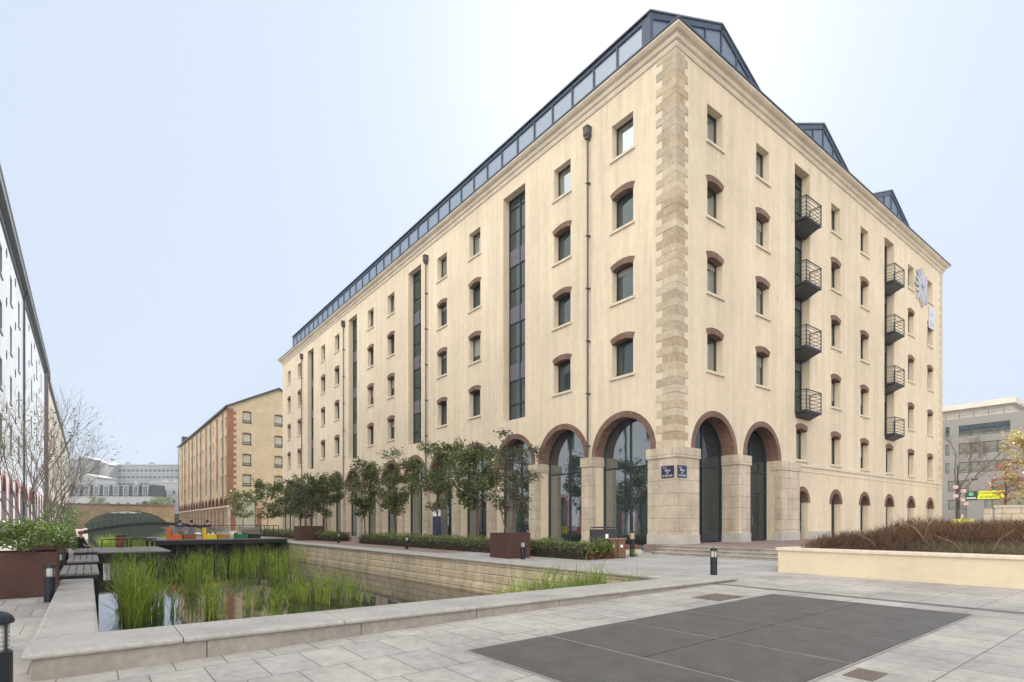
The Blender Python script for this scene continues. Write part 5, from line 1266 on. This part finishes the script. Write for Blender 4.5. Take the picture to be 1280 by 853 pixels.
mb = MB(); mb.box(-.5, .62, -.15, .35, 0, 1.2); mb.build('body', mat('cabinet_paint', (.02, .018, .024), .5), kb, bevel=.012); mb = MB(); mb.box(-.45, .56, -.2, .4, 1.252, 1.31); mb.build('top', MC['cabinet_paint'], kb, bevel=.01)
mb = MB(); mb.box(.1, .22, -.162, -.152, .8, 1.0); mb.build('label_plate', WHITE, kb)
pb = empty('bollard', (18.9, 16.0, G(18.9)), 0, 'short dark bollard light beside the litter bin at the corner pier', 'bollard light')
mb = MB(); mb.lathe([(.11, 0), (.11, .75)], 16); mb.build('post', BOLL, pb); mb = MB(); mb.lathe([(.1, .752), (.1, 1.02)], 16); mb.build('lens', mat('amber_lens', (.45, .36, .18), .3), pb); mb = MB(); mb.lathe([(.12, 1.022), (.12, 1.08), (.03, 1.12)], 16); mb.build('cap', BOLL, pb)
e = empty('weed', (18.6, 15.7, G(18)), 0, 'small green weed growing at the foot of the short bollard', 'plant'); rs = np.random.default_rng(4); p = rs.normal(0, .1, (220, 3)); p[:, 2] = np.abs(p[:, 2])*2; V, F = leaves(p, .07, rs); fast_mesh('foliage', V, F, HEDGE, e)
e = empty('loose_blocks', (20.1, 17.2, G(20)), 0, 'pale stone kerb with reddish panel at the foot of the corner pier', 'kerb'); mb = MB(); mb.box(-.6, .6, -.25, .2, 0, .2); mb.build('kerb', TRIM, e, bevel=.01); mb = MB(); mb.box(-.6, .55, -.1, .2, .202, .42); mb.build('panel', mat('red_panel', (.2, .08, .06), .7), e)
# blue information banner in an arch
bs_ = empty('info_banner', (WX-.36, YC(4)-.0, 0), R(-90), 'tall white and deep blue information panel standing in an arch behind the trees', 'sign')
bs_.location = (WX-.2, (YC(4)+YC(5))/2-1.9, .2)
mb = MB(); mb.box(-.6, .6, -.05, 0, 0, 2.0); mb.build('blue_panel', mat('panel_blue', (.02, .03, .12), .4), bs_); mb = MB(); mb.box(-.6, .6, -.05, 0, 2.002, 2.7); w__ = mb.build('white_panel', WHITE, bs_)
text_obj('lettering', 'OPEN', .34, MC['panel_blue'], bs_, (0, -.056, 2.65), (R(90), 0, 0)) if False else None
# street lamp and traffic lights at right
def street_lamp(x, y, z, lab):
    e = empty('street_lamp', (x, y, z), R(-52), lab, 'street lamp'); mb = MB(); mb.tube((0, 0, 0), (0, 0, 7.6), .10, .06, 8); mb.lathe([(.16, 0), (.16, .6), (.11, .7)], 10); mb.build('pole', BLACK, e)
    mb = MB(); pts = [(0, 0, 4.6), (.35, 0, 5.7), (.9, 0, 6.1), (1.5, 0, 6.2)]; mb.poly_tube(pts, [.04, .04, .035, .03], 6); mb.build('arm', BLACK, e)
    mb = MB(); mb.lathe([(.05, .0), (.28, -.1), (.30, -.22), (.12, -.26)], 12, (1.55, 0, 6.22)); mb.build('lamp_head', BLACK, e)
    return e
lx, ly = cam_frame(1197, 60)
street_lamp(lx, ly, .3, 'tall black street lamp with curved arm right of the cream building corner')
t_ = empty('traffic_light', (*cam_frame(1199.5, 56), .3), R(-52), 'slim traffic signal with pinkish lamp housings beside the street lamp', 'traffic light')
mb = MB(); mb.tube((0, 0, 0), (0, 0, 5.4), .05, n=8); mb.build('pole', mat('dark_red_paint', (.09, .03, .03), .5), t_)
TLH = mat('signal_housing', (.55, .40, .38), .5)
for k, (x, z) in enumerate(((-.35, 5.0), (.35, 4.6), (-.35, 4.1), (.25, 3.7), (.55, 3.3))): mb = MB(); mb.box(x-.17, x+.17, -.15, .15, z-.16, z+.16); mb.box(min(0, x), max(0, x), -.02, .02, z-.02, z+.02); mb.build('signal_head', TLH, t_, bevel=.03)
# ================================================================== PEOPLE (small, far away)
def person(loc, rz, lab, pose, top, bottom, hair, skin=(.45, .28, .2), scale=1.0):
    """body grown as one skinned surface round a joint skeleton; hair and clothes are its children"""
    e_name = 'person'
    H = 1.0
    if pose == 'sit':
        J = {'pel': (0, 0, .46), 'sp': (0, .02, .72), 'ch': (0, .0, .95), 'nk': (0, -.02, 1.06), 'hd': (0, -.04, 1.2), 'ht': (0, -.04, 1.28)}
        for s_, n_ in ((-1, 'l'), (1, 'r')):
            J.update({'hip'+n_: (.1*s_, 0, .46), 'kn'+n_: (.13*s_, -.42, .47), 'an'+n_: (.13*s_, -.42, .07), 'to'+n_: (.13*s_, -.58, .04), 'sh'+n_: (.19*s_, 0, .98), 'el'+n_: (.25*s_, -.06, .72), 'wr'+n_: (.15*s_, -.28, .6), 'hn'+n_: (.13*s_, -.36, .57)})
    else:
        J = {'pel': (0, 0, .92), 'sp': (0, .0, 1.12), 'ch': (0, .0, 1.36), 'nk': (0, 0, 1.48), 'hd': (0, -.02, 1.62), 'ht': (0, -.02, 1.7)}
        for s_, n_ in ((-1, 'l'), (1, 'r')):
            st_ = .18*s_
            J.update({'hip'+n_: (.09*s_, 0, .9), 'kn'+n_: (.1*s_, -.06+st_*.5, .48), 'an'+n_: (.1*s_, st_, .08), 'to'+n_: (.11*s_, st_-.16, .03), 'sh'+n_: (.19*s_, 0, 1.4), 'el'+n_: (.24*s_, .03-st_*.5, 1.12), 'wr'+n_: (.24*s_, -.08-st_*.6, .88), 'hn'+n_: (.24*s_, -.12-st_*.6, .8)})
    rad = dict(pel=.13, sp=.12, ch=.14, nk=.055, hd=.095, ht=.075, hip=.1, kn=.062, an=.042, to=.04, sh=.07, el=.045, wr=.032, hn=.036)
    E_ = [('pel', 'sp'), ('sp', 'ch'), ('ch', 'nk'), ('nk', 'hd'), ('hd', 'ht')]
    for n_ in 'lr': E_ += [('pel', 'hip'+n_), ('hip'+n_, 'kn'+n_), ('kn'+n_, 'an'+n_), ('an'+n_, 'to'+n_), ('ch', 'sh'+n_), ('sh'+n_, 'el'+n_), ('el'+n_, 'wr'+n_), ('wr'+n_, 'hn'+n_)]
    def skinmesh(keys, m, name, parent, grow=0.0, edges=None):
        ks = list(keys); me = bpy.data.meshes.new(name); ed = [(ks.index(a), ks.index(b)) for a, b in (edges or E_) if a in ks and b in ks]
        me.from_pydata([J[k] for k in ks], ed, []); o = bpy.data.objects.new(name, me); COL.objects.link(o)
        md = o.modifiers.new('s', 'SKIN'); 
        if not me.skin_vertices: me.skin_vertices.new() if hasattr(me.skin_vertices, 'new') else None
        bm = bmesh.new(); bm.from_mesh(me); lay = bm.verts.layers.skin.verify()
        for i, v in enumerate(bm.verts): k = ks[i] if ks[i] in rad else ks[i][:-1]; r_0 = rad[k]+grow; v[lay].radius = (r_0, r_0); v[lay].use_root = (i == 0)
        bm.to_mesh(me); bm.free(); md.use_smooth_shade = True
        sb = o.modifiers.new('b', 'SUBSURF'); sb.levels = 1; sb.render_levels = 1
        bpy.context.view_layer.update(); dg = bpy.context.evaluated_depsgraph_get(); nm = bpy.data.meshes.new_from_object(o.evaluated_get(dg)); o.modifiers.clear(); o.data = nm; nm.materials.clear(); nm.materials.append(m)
        if parent is not None: o.parent = parent
        return o
    b = skinmesh(J.keys(), mat('skin', skin, .6), 'person', None); b.location = loc; b.rotation_euler = (0, 0, rz); tag(b, lab, 'person'); b.scale = (scale,)*3
    tk = ['ch', 'sp', 'pel', 'shl', 'shr', 'ell', 'elr', 'wrl', 'wrr']; bk = ['pel', 'hipl', 'hipr', 'knl', 'knr', 'anl', 'anr']
    skinmesh(tk, mat('cloth_%.2f_%.2f_%.2f' % top, top, .9), 'shirt', b, .018); skinmesh(bk, mat('cloth_%.2f_%.2f_%.2f' % bottom, bottom, .9), 'trousers', b, .016)
    mb = MB(); hx, hy_, hz = J['hd']; mb.lathe([(.10, -.03), (.118, .04), (.11, .10), (.06, .145), (.001, .155)], 12, (hx, hy_+.02, hz)); mb.build('hair', mat('hair_%.2f' % hair[0], hair, .8), b, smooth=True)
    mb = MB()
    for s_ in (-1, 1): mb.lathe([(.001, -.01), (.011, 0), (.001, .01)], 6, (hx+.035*s_, hy_-.092, hz+.0))
    mb.build('eyes', BLACK, b)
    return b
bnch = empty('long_bench', (6.6, 50.6, .53), 0, 'plain timber bench with seated people at the back of the raised deck', 'bench'); mb = MB(); mb.box(-1.6, 1.9, -.2, .25, .4, .45); mb.build('seat', WOOD, bnch)
for x in (-1.4, .1, 1.7): mb = MB(); mb.box(x-.04, x+.04, -.15, .2, 0, .399); mb.build('leg', BLACK, bnch)
person((5.8, 50.7, .53), R(10), 'person in blue jacket seated at the left end of the deck bench', 'sit', (.04, .06, .16), (.03, .04, .09), (.02, .015, .01))
person((6.6, 50.7, .53), R(-15), 'person in black jacket seated in the middle of the deck bench', 'sit', (.02, .02, .025), (.02, .03, .07), (.03, .02, .015))
person((7.7, 50.7, .53), R(5), 'person in dark purple top seated at the right end of the deck bench', 'sit', (.06, .03, .07), (.02, .02, .03), (.02, .012, .01))
person((-.3, 35.6, -.10), R(60), 'red haired person in black seated on the farthest timber bench', 'sit', (.015, .015, .018), (.02, .02, .03), (.35, .11, .05))
px_, py_ = cam_frame(1203, 74); person((px_, py_, G(px_)), R(200), 'person in pale top and dark trousers walking near the street lamp', 'stand', (.55, .45, .36), (.03, .04, .07), (.1, .07, .05))
# ================================================================== HAZE
mb = MB(); mb.box(-140, 190, -60, 470, -2.2, 48)
m = bpy.data.materials.new('haze'); m.use_nodes = True; n = m.node_tree.nodes; n.remove(n['Principled BSDF'])
pv = n.new('ShaderNodeVolumePrincipled'); pv.inputs['Color'].default_value = (.86, .92, 1, 1); pv.inputs['Density'].default_value = .00032; pv.inputs['Anisotropy'].default_value = .2
m.node_tree.links.new(pv.outputs[0], n['Material Output'].inputs['Volume'])
hz = mb.build('haze', m); tag(hz, kind='stuff'); hz['label'] = 'thin pale daylight haze'
